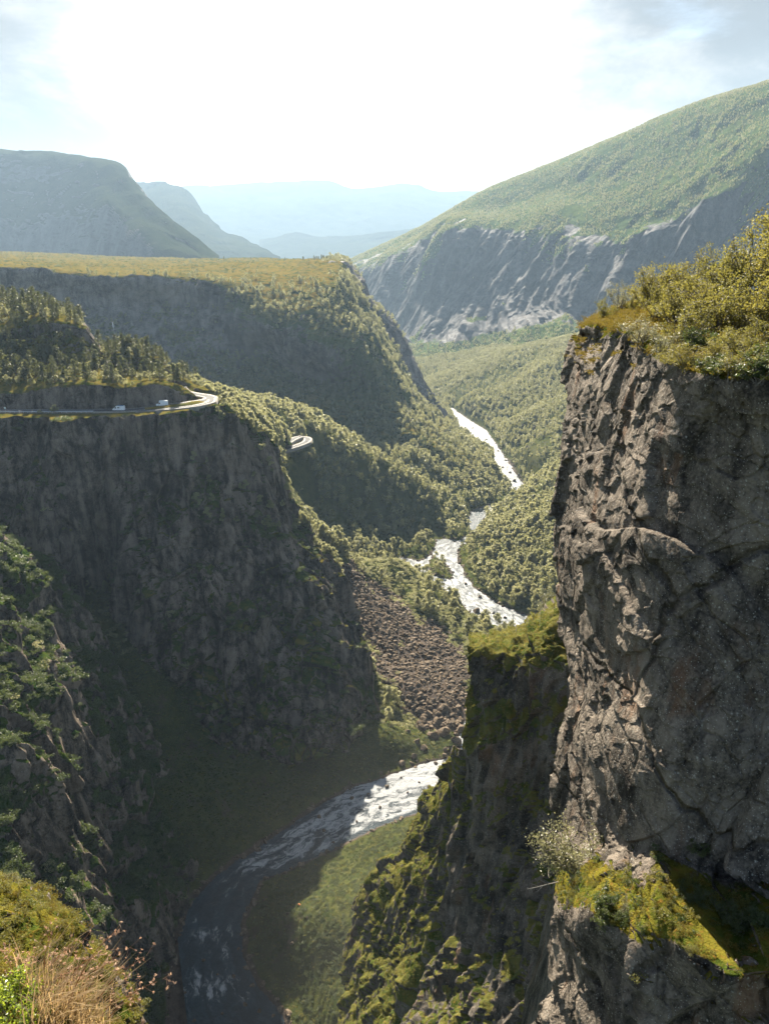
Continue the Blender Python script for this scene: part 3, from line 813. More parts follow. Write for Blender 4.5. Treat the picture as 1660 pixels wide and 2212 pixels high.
# ---- wooded shoulder with the lower hairpin
land('shoulder', 'hill', [
    [(400, 850, 560), (440, 858, 575), (480, 868, 590), (520, 882, 600), (570, 905, 610), (600, 930, 620), (640, 960, 640)],
    [(420, 846, 470), (450, 852, 490), (490, 866, 510), (530, 884, 525), (575, 906, 545), (603, 928, 560), (622, 962, 570)],
    [(420, 900, 450), (450, 900, 460), (490, 905, 475), (530, 915, 490), (565, 930, 505), (590, 950, 520), (610, 975, 540)],
    [(420, 980, 430), (450, 980, 440), (490, 980, 452), (530, 985, 465), (565, 995, 480), (590, 1005, 495), (612, 1015, 510)],
], 120, 160, 14, 68, M_CLIFF, 0.4, 0.6, 0.3, veg=lambda S, N: np.ones(S.shape[:2]), label='wooded shoulder beyond the cliff edge where the road turns down', cat='hill')

# ---- the dark mossy fin of rock between the near cliff and the gorge
def vfin(S, N):
    x, y, d = pix(S)
    n = fbm(S * np.array([1, 1, 2.2]) / 9, 5, seed=71)
    bands = 0.35 * np.sin(y / 30.0 + 2.5 * fbm(S / 20, 2, seed=72)) * sstep(-y, -1950, -1700)
    edge = 0.8 * sstep(-np.abs(x - 1005), -24, -6) * sstep(-y, -1800, -1500)
    return np.clip(1.6 * (N[..., 2] - 0.30) + 0.9 * n + bands + edge + 0.16 + 0.22 * sstep(-y, -1900, -1500), 0, 1)

land('fin', 'cliff', [
    [(1030, 1400, 150), (1130, 1370, 160), (1180, 1330, 165), (1235, 1270, 165), (1330, 1200, 165), (1500, 1100, 165), (1800, 1000, 165)],
    [(1012, 1396, 114), (1080, 1390, 112), (1150, 1372, 112), (1225, 1310, 112), (1330, 1260, 108), (1500, 1200, 105), (1800, 1150, 100)],
    [(1010, 1450, 111), (1080, 1440, 107), (1150, 1430, 104), (1235, 1420, 100), (1330, 1400, 97), (1500, 1380, 94), (1800, 1350, 88)],
    [(1004, 1600, 110), (1070, 1600, 104), (1150, 1600, 100), (1235, 1590, 95), (1330, 1580, 90), (1500, 1560, 86), (1800, 1540, 80)],
    [(1000, 1740, 110), (1060, 1750, 102), (1140, 1760, 97), (1225, 1770, 91), (1330, 1780, 85), (1500, 1780, 80), (1800, 1780, 74)],
    [(974, 1860, 109), (1040, 1880, 100), (1120, 1890, 93), (1210, 1900, 86), (1330, 1920, 79), (1500, 1940, 74), (1800, 1960, 68)],
    [(948, 2010, 108), (1020, 2030, 97), (1100, 2040, 88), (1190, 2050, 80), (1330, 2070, 73), (1500, 2090, 68), (1800, 2100, 62)],
    [(895, 2150, 104), (980, 2170, 92), (1080, 2180, 82), (1180, 2190, 74), (1330, 2200, 67), (1500, 2210, 62), (1800, 2220, 56)],
    [(820, 2330, 98), (930, 2340, 84), (1050, 2350, 75), (1170, 2350, 67), (1330, 2360, 60), (1500, 2360, 55), (1800, 2360, 50)],
], 460, 300, 7, 73, M_FIN, 1.0, 0.35, 0.8, veg=vfin, label='dark mossy fin of rock dropping into the gorge, with a sunlit edge', cat='cliff')

# ---- its sunlit mossy flank
def vflank(S, N):
    n = fbm(S / 8, 5, seed=75)
    return np.clip(1.5 * (N[..., 2] - 0.25) + 0.9 * n + 0.4, 0, 1)

land('flank', 'cliff', [
    [(1030, 1600, 120), (1030, 1640, 118), (1025, 1700, 117), (1010, 1780, 116), (990, 1860, 115), (975, 1940, 114), (955, 2020, 113), (925, 2100, 111), (890, 2180, 109), (850, 2260, 107), (790, 2380, 103)],
    [(1003, 1610, 113), (1003, 1645, 113), (1001, 1700, 113), (992, 1780, 113), (974, 1860, 112), (962, 1940, 111), (940, 2020, 110), (905, 2100, 108), (868, 2180, 106), (835, 2260, 104), (780, 2380, 100)],
    [(998, 1620, 122), (990, 1660, 124), (965, 1700, 130), (945, 1770, 132), (925, 1840, 134), (880, 1900, 137), (858, 1990, 136), (850, 2060, 132), (830, 2120, 128), (800, 2200, 122), (760, 2330, 116)],
    [(992, 1640, 140), (970, 1690, 148), (925, 1740, 158), (900, 1790, 164), (868, 1855, 168), (800, 1900, 174), (772, 1990, 170), (756, 2060, 164), (758, 2130, 155), (748, 2220, 146), (720, 2340, 138)],
    [(990, 1690, 200), (960, 1740, 200), (930, 1790, 200), (905, 1850, 200), (870, 1920, 195), (810, 1970, 195), (785, 2060, 188), (770, 2140, 180), (760, 2220, 172), (750, 2300, 162), (725, 2400, 152)],
], 300, 320, 9, 76, M_FIN, 1.1, 0.5, 0.7, veg=vflank, label='sunlit mossy flank of rock falling to the gorge floor', cat='cliff')

# ---- the near cliff on the right
def vnear(S, N):
    x, y, d = pix(S)
    n = fbm(S / 2.2, 5, seed=81)
    ledge = np.interp(x, [1150, 1200, 1290, 1450, 1560, 1660, 1900], [1890, 1880, 1900, 1960, 2010, 2060, 2150])
    lb = sstep(-np.abs(y - ledge - 25), -95, -15) * (0.8 + 0.35 * sstep(-x, -1480, -1400))
    right = 0.35 * sstep(x, 1400, 1640) * sstep(-np.abs(y - 1400), -150, -20) + 0.3 * sstep(y, 1880, 2000) * sstep(x, 1280, 1500)
    topb = 0.75 * sstep(-y + np.interp(x, [1200, 1340, 1450, 1560, 1700], [725, 735, 790, 815, 820]) + 18 * n, -18, 10)
    bare = 0.32 * sstep(y, 850, 900) * sstep(-y, -1840, -1780)
    return np.clip(1.5 * (N[..., 2] - 0.55) + 0.55 * n + lb + right + topb - bare, 0, 1)

land('near', 'cliff', [
    [(1262, 712, 52.00), (1300, 690, 52.00), (1345, 668, 50.00), (1400, 652, 47.00), (1460, 645, 44.00), (1560, 640, 40.00), (1660, 622, 36.00), (1850, 600, 30.00), (2200, 560, 25.00)],
    [(1256, 712, 42.00), (1295, 705, 40.00), (1345, 700, 38.00), (1395, 695, 35.00), (1450, 705, 33.00), (1560, 715, 30.00), (1660, 720, 27.00), (1850, 720, 22.00), (2200, 700, 18.00)],
    [(1250, 722, 45.04), (1290, 728, 39.60), (1340, 730, 34.84), (1370, 738, 31.00), (1450, 775, 26.95), (1560, 795, 24.06), (1660, 800, 22.30), (1850, 810, 21.33), (2200, 820, 19.37)],
    [(1249, 745, 44.46), (1290, 750, 39.05), (1340, 755, 34.32), (1375, 765, 30.48), (1450, 805, 25.87), (1560, 830, 22.92), (1660, 838, 21.65), (1850, 850, 20.59), (2200, 860, 18.54)],
    [(1220, 860, 43.97), (1265, 860, 38.07), (1320, 865, 33.40), (1375, 870, 29.14), (1450, 890, 25.62), (1560, 905, 23.04), (1660, 910, 21.81), (1850, 920, 20.44), (2200, 930, 18.39)],
    [(1214, 980, 42.80), (1262, 985, 37.00), (1320, 990, 31.93), (1375, 990, 28.26), (1450, 1000, 25.11), (1560, 1010, 22.97), (1660, 1010, 21.77), (1850, 1010, 20.23), (2200, 1010, 18.23)],
    [(1204, 1170, 41.31), (1255, 1170, 35.70), (1315, 1170, 30.27), (1375, 1170, 26.72), (1450, 1180, 24.31), (1560, 1190, 22.50), (1660, 1190, 21.54), (1850, 1190, 20.06), (2200, 1190, 18.13)],
    [(1228, 1330, 39.45), (1270, 1330, 34.00), (1320, 1330, 29.22), (1380, 1330, 25.76), (1450, 1340, 23.58), (1560, 1340, 22.10), (1660, 1340, 21.48), (1850, 1340, 20.07), (2200, 1340, 18.24)],
    [(1236, 1500, 37.58), (1280, 1500, 32.31), (1330, 1500, 28.15), (1385, 1500, 24.78), (1450, 1500, 22.76), (1560, 1500, 21.49), (1660, 1500, 21.07), (1850, 1500, 19.93), (2200, 1500, 17.89)],
    [(1212, 1600, 36.60), (1262, 1610, 31.37), (1320, 1620, 27.09), (1385, 1630, 23.94), (1450, 1640, 21.92), (1560, 1650, 20.81), (1660, 1650, 20.48), (1850, 1650, 19.57), (2200, 1650, 17.57)],
    [(1212, 1790, 35.28), (1262, 1800, 30.20), (1320, 1815, 26.21), (1385, 1830, 23.22), (1450, 1850, 21.42), (1560, 1880, 20.55), (1660, 1900, 20.18), (1850, 1920, 19.40), (2200, 1950, 17.48)],
    [(1196, 1880, 30.95), (1255, 1885, 26.63), (1320, 1905, 23.03), (1385, 1935, 20.96), (1450, 1960, 19.09), (1560, 2000, 18.51), (1660, 2040, 17.43), (1850, 2080, 16.86), (2200, 2120, 15.56)],
    [(1182, 1960, 29.22), (1240, 1995, 24.85), (1310, 1982, 20.88), (1385, 2034, 19.05), (1450, 2030, 18.26), (1560, 2096, 16.52), (1660, 2104, 16.52), (1850, 2150, 15.50), (2200, 2190, 14.41)],
    [(1180, 2090, 29.08), (1240, 2110, 24.67), (1310, 2120, 22.00), (1385, 2130, 18.67), (1450, 2140, 18.13), (1560, 2160, 16.71), (1660, 2180, 16.44), (1850, 2210, 15.40), (2200, 2250, 14.34)],
    [(1120, 2230, 28.32), (1200, 2240, 24.73), (1290, 2250, 21.57), (1375, 2250, 19.02), (1450, 2260, 17.73), (1560, 2270, 16.70), (1660, 2280, 16.07), (1850, 2300, 15.40), (2200, 2330, 14.27)],
    [(1040, 2420, 28.75), (1150, 2420, 25.03), (1260, 2420, 21.77), (1365, 2420, 19.11), (1450, 2430, 17.84), (1560, 2430, 16.92), (1660, 2440, 16.31), (1850, 2450, 15.61), (2200, 2470, 14.48)],
], 1150, 700, 4.2, 82, M_NEAR, 0.25, 0.7, 1.0, big=0.6, ys=0.42, veg=vnear, soft=0.7, label='lichen speckled near cliff with a mossy ledge and bushes along its top', cat='cliff')
# the far side of the same cliff, so that it has a thickness
land('near_back', 'cliff', [
    [(1256, 712, 42.00), (1262, 712, 52.00), (1300, 690, 60.00), (1700, 690, 70.00)],
    [(1254, 760, 44.93), (1262, 745, 54.99), (1300, 745, 70.20), (1700, 745, 87.75)],
    [(1214, 980, 43.61), (1225, 980, 51.36), (1260, 980, 68.48), (1700, 980, 85.61)],
    [(1204, 1170, 41.99), (1220, 1170, 49.14), (1260, 1170, 67.01), (1700, 1170, 83.75)],
    [(1236, 1500, 38.22), (1250, 1500, 45.10), (1290, 1500, 59.06), (1700, 1500, 75.16)],
    [(1212, 1790, 35.91), (1230, 1790, 42.12), (1270, 1790, 54.76), (1700, 1790, 68.44)],
    [(1182, 1960, 31.52), (1210, 1960, 38.33), (1250, 1960, 48.98), (1700, 1960, 63.88)],
    [(1120, 2230, 30.46), (1150, 2230, 36.20), (1200, 2230, 46.85), (1700, 2230, 59.62)],
    [(1040, 2420, 29.39), (1070, 2420, 35.14), (1130, 2420, 44.72), (1700, 2420, 55.36)],
], 260, 80, 3.2, 82, M_NEAR, 0.25, 0.45, 0.9, label='shaded far side of the near cliff', cat='cliff')

# ---- the hump at the lower left, and the ground at the photographer's feet
land('hump', 'hill', [
    [(-300, 1870, 34), (-100, 1890, 33), (0, 1915, 33), (60, 1940, 32), (120, 1968, 31), (180, 2010, 30), (235, 2075, 29), (285, 2160, 27), (330, 2280, 25)],
    [(-300, 1860, 29), (-100, 1875, 28.5), (0, 1900, 28), (55, 1930, 27.5), (115, 1960, 27), (172, 2008, 26.2), (225, 2075, 25.3), (272, 2160, 24), (315, 2280, 22)],
    [(-300, 1930, 25), (-100, 1940, 25), (0, 1960, 24.6), (50, 1985, 24.3), (100, 2010, 24), (150, 2050, 23.4), (195, 2110, 22.6), (240, 2190, 21.6), (280, 2290, 20.5)],
    [(-300, 2080, 21), (-100, 2080, 21), (0, 2085, 21), (40, 2100, 21), (80, 2120, 20.8), (120, 2150, 20.5), (160, 2190, 20), (200, 2250, 19.3), (240, 2330, 18.5)],
    [(-300, 2400, 15), (-100, 2400, 15), (0, 2400, 15), (35, 2400, 15), (70, 2400, 15), (100, 2400, 15), (130, 2410, 15), (160, 2420, 15), (200, 2440, 15)],
], 220, 240, 2.6, 83, M_NEAR, 0.7, 0.5, 0.7, veg=lambda S, N: np.clip(1.6 * (N[..., 2] - 0.25) + 0.7 * fbm(S / 2, 4, seed=84) + 0.35, 0, 1), label='mossy rock hump catching the sun below the foreground grass', cat='hill')
land('lip', 'ground', [
    [(-500, 2060, 2.9), (-150, 2080, 2.7), (0, 2105, 2.5), (80, 2130, 2.4), (150, 2165, 2.3), (210, 2215, 2.2), (250, 2290, 2.1), (290, 2400, 2.0)],
    [(-500, 2080, 2.4), (-150, 2100, 2.3), (0, 2125, 2.2), (75, 2150, 2.1), (140, 2185, 2.0), (195, 2235, 1.95), (235, 2310, 1.9), (275, 2420, 1.8)],
    [(-500, 2250, 1.9), (-150, 2250, 1.85), (0, 2255, 1.8), (60, 2270, 1.75), (120, 2290, 1.7), (170, 2330, 1.65), (210, 2390, 1.6), (250, 2480, 1.55)],
    [(-500, 2600, 1.4), (-150, 2600, 1.4), (0, 2600, 1.35), (50, 2600, 1.35), (100, 2600, 1.3), (150, 2620, 1.3), (190, 2660, 1.25), (230, 2720, 1.2)],
], 80, 100, 0.25, 85, M_NEAR, 0.4, 1.0, 0.2, veg=lambda S, N: np.ones(S.shape[:2]), label='mossy ground lip at the foot of the picture', cat='ground')

# ------------------------------------------------------------------ the river
def water_mat():
    m, t, out = new_mat('river_water')
    geo = t.node('ShaderNodeNewGeometry')
    pos = geo.outputs['Position']
    au = t.node('ShaderNodeAttribute', attribute_name='along'); aw = t.node('ShaderNodeAttribute', attribute_name='across')
    cb = t.node('ShaderNodeCombineXYZ')
    t.put(cb.inputs[0], t.math('MULTIPLY', au.outputs['Fac'], 0.36)); t.put(cb.inputs[1], aw.outputs['Fac'])
    fl = cb.outputs[0]
    wob = t.node('ShaderNodeTexNoise'); t.put(wob.inputs['Vector'], pos); wob.inputs['Scale'].default_value = 0.25; wob.inputs['Detail'].default_value = 3
    fl = t.vmath('ADD', fl, t.vmath('MULTIPLY', wob.outputs['Color'], (3.0, 4.5, 0)))
    a = t.noise(fl, 0.30, 7, 0.68, 0.6)
    b = t.noise(fl, 1.3, 6, 0.7, 0.5)
    fo = t.node('ShaderNodeAttribute', attribute_name='foam')
    v = t.math('MULTIPLY_ADD', a, 1.3, t.math('MULTIPLY', b, 0.55))
    v = t.math('ADD', v, t.math('SUBTRACT', fo.outputs['Fac'], 1.0))
    foam = t.ramp(v, 0.58, 0.80)
    col = t.mix(foam, t.mix(t.ramp(a, 0.4, 0.7), (0.010, 0.022, 0.032), (0.030, 0.056, 0.072)), (0.34, 0.35, 0.355))
    bs = t.node('ShaderNodeBsdfPrincipled')
    t.put(bs.inputs['Base Color'], col)
    t.put(bs.inputs['Roughness'], t.math('MULTIPLY_ADD', foam, 0.4, 0.28))
    bs.inputs['IOR'].default_value = 1.33
    bp = t.node('ShaderNodeBump')
    bp.inputs['Strength'].default_value = 0.8
    bp.inputs['Distance'].default_value = 1.1
    hh = t.math('ADD', t.math('MULTIPLY', b, 0.8), t.math('MULTIPLY', t.noise(pos, 2.6, 5, 0.65), 0.45))
    t.put(bp.inputs['Height'], t.math('MULTIPLY_ADD', a, 0.9, hh))
    t.put(bs.inputs['Normal'], bp.outputs[0])
    t.l.new(bs.outputs[0], out.inputs[0])
    return m


def grid_part(name, S, keep, mat, attrs, **props):
    """the quads of a grid whose corners are all kept"""
    n, m = S.shape[:2]
    idx = np.arange(n * m).reshape(n, m)
    q = np.stack([idx[:-1, :-1], idx[:-1, 1:], idx[1:, 1:], idx[1:, :-1]], -1).reshape(-1, 4)
    kf = keep.reshape(-1)
    q = q[kf[q].all(1)]
    used = np.unique(q)
    remap = np.full(n * m, -1); remap[used] = np.arange(len(used))
    me = bpy.data.meshes.new(name)
    fill(me, S.reshape(-1, 3)[used], remap[q].reshape(-1), np.full(len(q), 4))
    for k, v in attrs.items():
        a = me.attributes.new(k, 'FLOAT', 'POINT')
        a.data.foreach_set('value', np.ascontiguousarray(v.reshape(-1)[used], np.float32))
    me.materials.append(mat)
    o = bpy.data.objects.new(name, me); COL.objects.link(o)
    for k, v in props.items():
        o[k] = v
    return o


rY = 150 * (1500 / 150) ** np.linspace(0, 1, 900)
rS = np.linspace(-0.34, 0.24, 520)
WY, WS = np.meshgrid(rY, rS, indexing='ij')
WX = WS * WY
wsd = river_sd(WX, WY)
# flow: down the gorge in the near reach, then round the bends
CL = np.array([PR(*q) for q in ((560, 2420), (500, 2250), (455, 2100), (450, 2000), (510, 1885), (620, 1830), (760, 1745), (900, 1705), (1000, 1665), (1010, 1600), (1060, 1480), (1140, 1390), (1080, 1325), (1000, 1265), (960, 1200), (975, 1175), (1020, 1140), (1050, 1105), (1110, 1068), (1090, 1010), (1040, 940), (985, 895), (960, 870))])
CL = _hermite(CL, np.linspace(0, len(CL) - 1, 260))
cl_u = np.concatenate([[0], np.cumsum(np.linalg.norm(np.diff(CL[:, :2], axis=0), axis=1))])
tg = np.gradient(CL[:, :2], axis=0); tg /= np.linalg.norm(tg, axis=1, keepdims=True)
along = np.zeros(WX.shape); across = np.zeros(WX.shape); wsum = np.zeros(WX.shape)
for k in range(len(CL)):
    dx = WX - CL[k, 0]; dy = WY - CL[k, 1]
    w_ = 1.0 / (dx * dx + dy * dy + 4.0) ** 3
    along += w_ * (cl_u[k] + dx * tg[k, 0] + dy * tg[k, 1]); across += w_ * (dx * tg[k, 1] - dy * tg[k, 0]); wsum += w_
along /= wsum; across /= wsum
foam = np.interp(WY, [150, 196, 205, 214, 224, 232, 246, 262, 300, 330, 380, 480, 620, 690, 730, 780, 820, 1000, 1400], [0.36, 0.50, 0.68, 0.50, 0.66, 0.50, 0.52, 0.70, 0.80, 0.92, 0.80, 0.76, 0.74, 0.64, 0.5, 0.52, 0.70, 0.74, 0.72])
foam = foam - 0.25 * sstep(wsd, -4, 0) * (WY < 300) + 0.05 * fbm(np.stack([WX, WY, WY * 0], -1) / 25, 3, seed=101)
wave = fbm(np.stack([WX, WY, WY * 0], -1) / 3.0, 4, 0.6, seed=102) * (0.12 + 0.30 * np.clip(foam, 0, 1))
WP = np.stack([WX, WY, zr(WY) + wave], -1)
M_WATER = water_mat()
grid_part('river', WP, wsd < 9, M_WATER, {'foam': foam, 'along': along, 'across': across}, kind='structure', label='river running white over boulders along the valley floor and dark through the gorge', category='river')

# ------------------------------------------------------------------ plants
RNG = np.random.default_rng(7)
M_BIRCH = leaf_mat('birch_leaves', (0.075, 0.090, 0.032), (0.30, 0.285, 0.15), 0.47, (0.48, 0.455, 0.19), rough=0.4)
M_PINE = leaf_mat('pine_needles', (0.026, 0.040, 0.014), (0.070, 0.078, 0.026), 0.35, (0.18, 0.17, 0.04), spec=0.3)
M_BUSH = leaf_mat('bush_leaves', (0.075, 0.085, 0.018), (0.15, 0.135, 0.032), 0.42, (0.34, 0.29, 0.05), rough=0.52, spec=0.35)
M_SALLOW = leaf_mat('sallow_leaves', (0.11, 0.12, 0.06), (0.19, 0.18, 0.10), 0.38, (0.30, 0.28, 0.12), rough=0.4)
M_SHRUB = leaf_mat('ledge_shrub_leaves', (0.030, 0.055, 0.014), (0.070, 0.085, 0.022), 0.35, (0.16, 0.19, 0.04))
M_HEATH = leaf_mat('heather_sprigs', (0.085, 0.075, 0.014), (0.17, 0.12, 0.022), 0.3, (0.30, 0.22, 0.03), rough=0.7, spec=0.15)
M_BARK = plain_mat('pale_bark', (0.24, 0.22, 0.19), 0.85, var=0.4, scale=6)
M_PBARK = plain_mat('pine_bark', (0.13, 0.085, 0.06), 0.9, var=0.4, scale=5)
M_TWIG = plain_mat('twig_bark', (0.13, 0.11, 0.09), 0.8, var=0.4, scale=8)


def quads(centres, sizes, rng, droop=0.0, aspect=0.8, up=0.0):
    """leaf shaped quads (kites), randomly turned"""
    n = len(centres)
    a = rng.normal(size=(n, 3)); a[:, 2] = a[:, 2] * (1 - droop) + up
    a /= np.linalg.norm(a, axis=1, keepdims=True)
    b = np.cross(a, rng.normal(size=(n, 3)))
    b /= np.maximum(np.linalg.norm(b, axis=1, keepdims=True), 1e-6)
    s = np.asarray(sizes).reshape(-1, 1)
    c = np.cross(a, b)
    bend = c * s * 0.15
    v = np.stack([centres - a * s * 0.5, centres + b * s * 0.36 * aspect + bend, centres + a * s * 0.55, centres - b * s * 0.36 * aspect + bend], 1)
    return v.reshape(-1, 3), np.arange(4 * n), np.full(n, 4)


class MB:
    """collects pieces of geometry and links them as ONE mesh"""
    def __init__(self):
        self.v = []; self.l = []; self.s = []; self.m = []; self.n = 0

    def add(self, v, l, s, mi=0):
        v = np.asarray(v, float).reshape(-1, 3)
        self.v.append(v); self.l.append(np.asarray(l, int) + self.n); self.s.append(np.asarray(s, int)); self.m.append(np.full(len(s), mi))
        self.n += len(v)

    def tube(self, pts, radii, sides=5, mi=0, cap=True):
        pts = np.asarray(pts, float)
        k = len(pts)
        radii = np.broadcast_to(np.asarray(radii, float), (k,))
        t = np.gradient(pts, axis=0)
        t /= np.maximum(np.linalg.norm(t, axis=1, keepdims=True), 1e-9)
        ref = np.array([0, 0, 1.0]) if abs(t[0, 2]) < 0.9 else np.array([1.0, 0, 0])
        u = np.cross(t, ref); u /= np.maximum(np.linalg.norm(u, axis=1, keepdims=True), 1e-9)
        w = np.cross(t, u)
        ang = np.arange(sides) * 2 * np.pi / sides
        ring = pts[:, None] + radii[:, None, None] * (np.cos(ang)[None, :, None] * u[:, None] + np.sin(ang)[None, :, None] * w[:, None])
        idx = np.arange(k * sides).reshape(k, sides)
        nx = np.roll(idx, -1, 1)
        q = np.stack([idx[:-1], nx[:-1], nx[1:], idx[1:]], -1).reshape(-1)
        l = list(q); s = [4] * ((k - 1) * sides)
        if cap:
            l += list(idx[-1]) + list(idx[0][::-1]); s += [sides, sides]
        self.add(ring, l, s, mi)

    def box(self, c, size, rz=0.0, mi=0, taper=(1, 1), shift=(0, 0)):
        hx, hy, hz_ = np.array(size) / 2
        v = np.array([(-hx, -hy, -hz_), (hx, -hy, -hz_), (hx, hy, -hz_), (-hx, hy, -hz_), (-hx, -hy, hz_), (hx, -hy, hz_), (hx, hy, hz_), (-hx, hy, hz_)], float)
        v[4:, 0] = v[4:, 0] * taper[0] + shift[0]; v[4:, 1] = v[4:, 1] * taper[1] + shift[1]
        cz, sz = math.cos(rz), math.sin(rz)
        v = np.stack([v[:, 0] * cz - v[:, 1] * sz, v[:, 0] * sz + v[:, 1] * cz, v[:, 2]], -1) + np.array(c)
        self.add(v, [0, 3, 2, 1, 4, 5, 6, 7, 0, 1, 5, 4, 1, 2, 6, 5, 2, 3, 7, 6, 3, 0, 4, 7], [4] * 6, mi)

    def mesh(self, name, mats, smooth=False):
        me = bpy.data.meshes.new(name)
        fill(me, np.concatenate(self.v), np.concatenate(self.l), np.concatenate(self.s), smooth, np.concatenate(self.m))
        for m in (mats if isinstance(mats, (list, tuple)) else [mats]):
            me.materials.append(m)
        return me

    def build(self, name, mats, parent=None, smooth=False, **props):
        o = bpy.data.objects.new(name, self.mesh(name, mats, smooth))
        COL.objects.link(o)
        if parent is not None:
            o.parent = parent
        for k, v in props.items():
            o[k] = v
        return o


def crown_points(rng, n, kind):
    """points of a crown of unit height, gathered in lobes with gaps between them"""
    if kind == 'birch':
        nl = 11
        z = rng.uniform(0.30, 0.95, nl)
        r = 0.27 * np.sin(np.clip((z - 0.16) / 0.84, 0, 1) ** 0.8 * np.pi) ** 0.7 * rng.uniform(0.3, 1.0, nl)
        a = rng.uniform(0, 2 * np.pi, nl)
        cen = np.stack([r * np.cos(a), r * np.sin(a), z], -1)
        cen = np.concatenate([cen, [[0, 0, 0.92], [0, 0, 0.55]]])
        rad_ = np.concatenate([rng.uniform(0.10, 0.17, nl), [0.09, 0.17]])
    else:
        nl = 15
        z = np.linspace(0.25, 0.95, nl)
        r = 0.20 * (1.05 - z) ** 0.7 * rng.uniform(0.3, 1.2, nl)
        a = np.arange(nl) * 2.4 + rng.uniform(-.4, .4, nl)
        cen = np.stack([r * np.cos(a), r * np.sin(a), z], -1)
        rad_ = 0.06 + 0.10 * (1.05 - z) * rng.uniform(0.8, 1.2, nl)
    k = rng.integers(0, len(cen), n)
    d = rng.normal(size=(n, 3)); d /= np.linalg.norm(d, axis=1, keepdims=True)
    d *= (rng.uniform(0.25, 1.0, n) ** 0.5)[:, None]
    sq = np.array([1, 1, 0.85]) if kind == 'birch' else np.array([1.15, 1.15, 0.45])
    return cen[k] + d * rad_[k][:, None] * sq, cen


def trunk(mb, rng, cen, r0=0.016, mi=0, top=0.9):
    lean = rng.uniform(-0.03, 0.03, 2)
    zz = np.linspace(-0.06, top, 6)
    pts = np.stack([lean[0] * zz, lean[1] * zz, zz], -1)
    mb.tube(pts, np.linspace(r0, r0 * 0.25, 6), 5, mi)
    for c in cen[:: max(1, len(cen) // 6)]:
        b = np.array([lean[0] * c[2], lean[1] * c[2], max(0.12, c[2] - 0.16)])
        mb.tube([b, (b + c) / 2 + [0, 0, 0.01], c], [r0 * 0.5, r0 * 0.3, r0 * 0.12], 4, mi, cap=False)


def tree_meshes(kind, n, size, count, seed, mat, bark):
    out = []
    for k in range(count):
        rng = np.random.default_rng(seed + k)
        p, cen = crown_points(rng, n, kind)
        c = MB(); c.add(*quads(p, rng.uniform(0.6, 1.3, n) * size, rng))
        t = MB(); trunk(t, rng, cen, 0.014 if kind == 'birch' else 0.018)
        w = MB(); w.add(*quads(p, rng.uniform(0.6, 1.3, n) * size, rng))
        trunk(w, rng, cen, 0.014, 1)
        out.append((c.mesh(kind + '_crown', mat), t.mesh(kind + '_trunk', bark), w.mesh(kind + '_whole', [mat, bark])))
    return out


BIRCH = tree_meshes('birch', 750, 0.080, 6, 100, M_BIRCH, M_BARK)
BIRCH_FAR = tree_meshes('birch', 190, 0.13, 5, 200, M_BIRCH, M_BARK)
PINE = tree_meshes('pine', 420, 0.075, 5, 300, M_PINE, M_PBARK)


def shrub_mesh(seed, n, size, mat, flat=0.7):
    rng = np.random.default_rng(seed)
    nl = 9
    cen = np.stack([rng.normal(0, 0.28, nl), rng.normal(0, 0.28, nl), rng.uniform(0.2, 0.6, nl) * flat], -1)
    k = rng.integers(0, nl, n)
    d = rng.normal(size=(n, 3)); d /= np.linalg.norm(d, axis=1, keepdims=True)
    p = cen[k] + d * (rng.uniform(0.3, 1, n) ** 0.5)[:, None] * np.array([0.26, 0.26, 0.24 * flat])
    p[:, 2] = np.abs(p[:, 2])
    m = MB(); m.add(*quads(p, rng.uniform(0.6, 1.3, n) * size, rng))
    s = MB()
    for c in cen:
        s.tube([(0, 0, -0.08), c * [0.4, 0.4, 0.5], c], [0.02, 0.014, 0.006], 4, 0, cap=False)
    return m.mesh('shrub_foliage', mat), s.mesh('shrub_stems', M_TWIG)


SHRUB = [shrub_mesh(400 + k, 260, 0.13, M_SHRUB) for k in range(4)]
SHRUB_PALE = [shrub_mesh(420 + k, 260, 0.12, M_BIRCH) for k in range(4)]
HEATH = [shrub_mesh(440 + k, 150, 0.12, M_HEATH, 0.45)[0] for k in range(3)]
MOSS = [shrub_mesh(460 + k, 220, 0.12, M_BUSH, 0.5)[0] for k in range(3)]

# a coarse depth picture of the ground, to know which plants show
ZB = np.full((2212 // 8 + 1, 1660 // 8 + 1), 1e9)
for key, (S_, N_, v_) in SURF.items():
    x_, y_, d_ = pix(S_.reshape(-1, 3))
    ok_ = (x_ >= 0) & (x_ < 1660) & (y_ >= 0) & (y_ < 2212) & (S_.reshape(-1, 3)[:, 1] > 0.5)
    np.minimum.at(ZB, ((y_[ok_] / 8).astype(int), (x_[ok_] / 8).astype(int)), d_[ok_])


def seen(p, h):
    q = p + np.array([0, 0, 1.0]) * h[:, None] * 0.75
    x, y, d = pix(q)
    ok = (x > -10) & (x < 1670) & (y > -10) & (y < 2222)
    xi = np.clip(x / 8, 0, ZB.shape[1] - 1).astype(int); yi = np.clip(y / 8, 0, ZB.shape[0] - 1).astype(int)
    return ok & (d < ZB[yi, xi] + 0.02 * d + 0.5 * h)


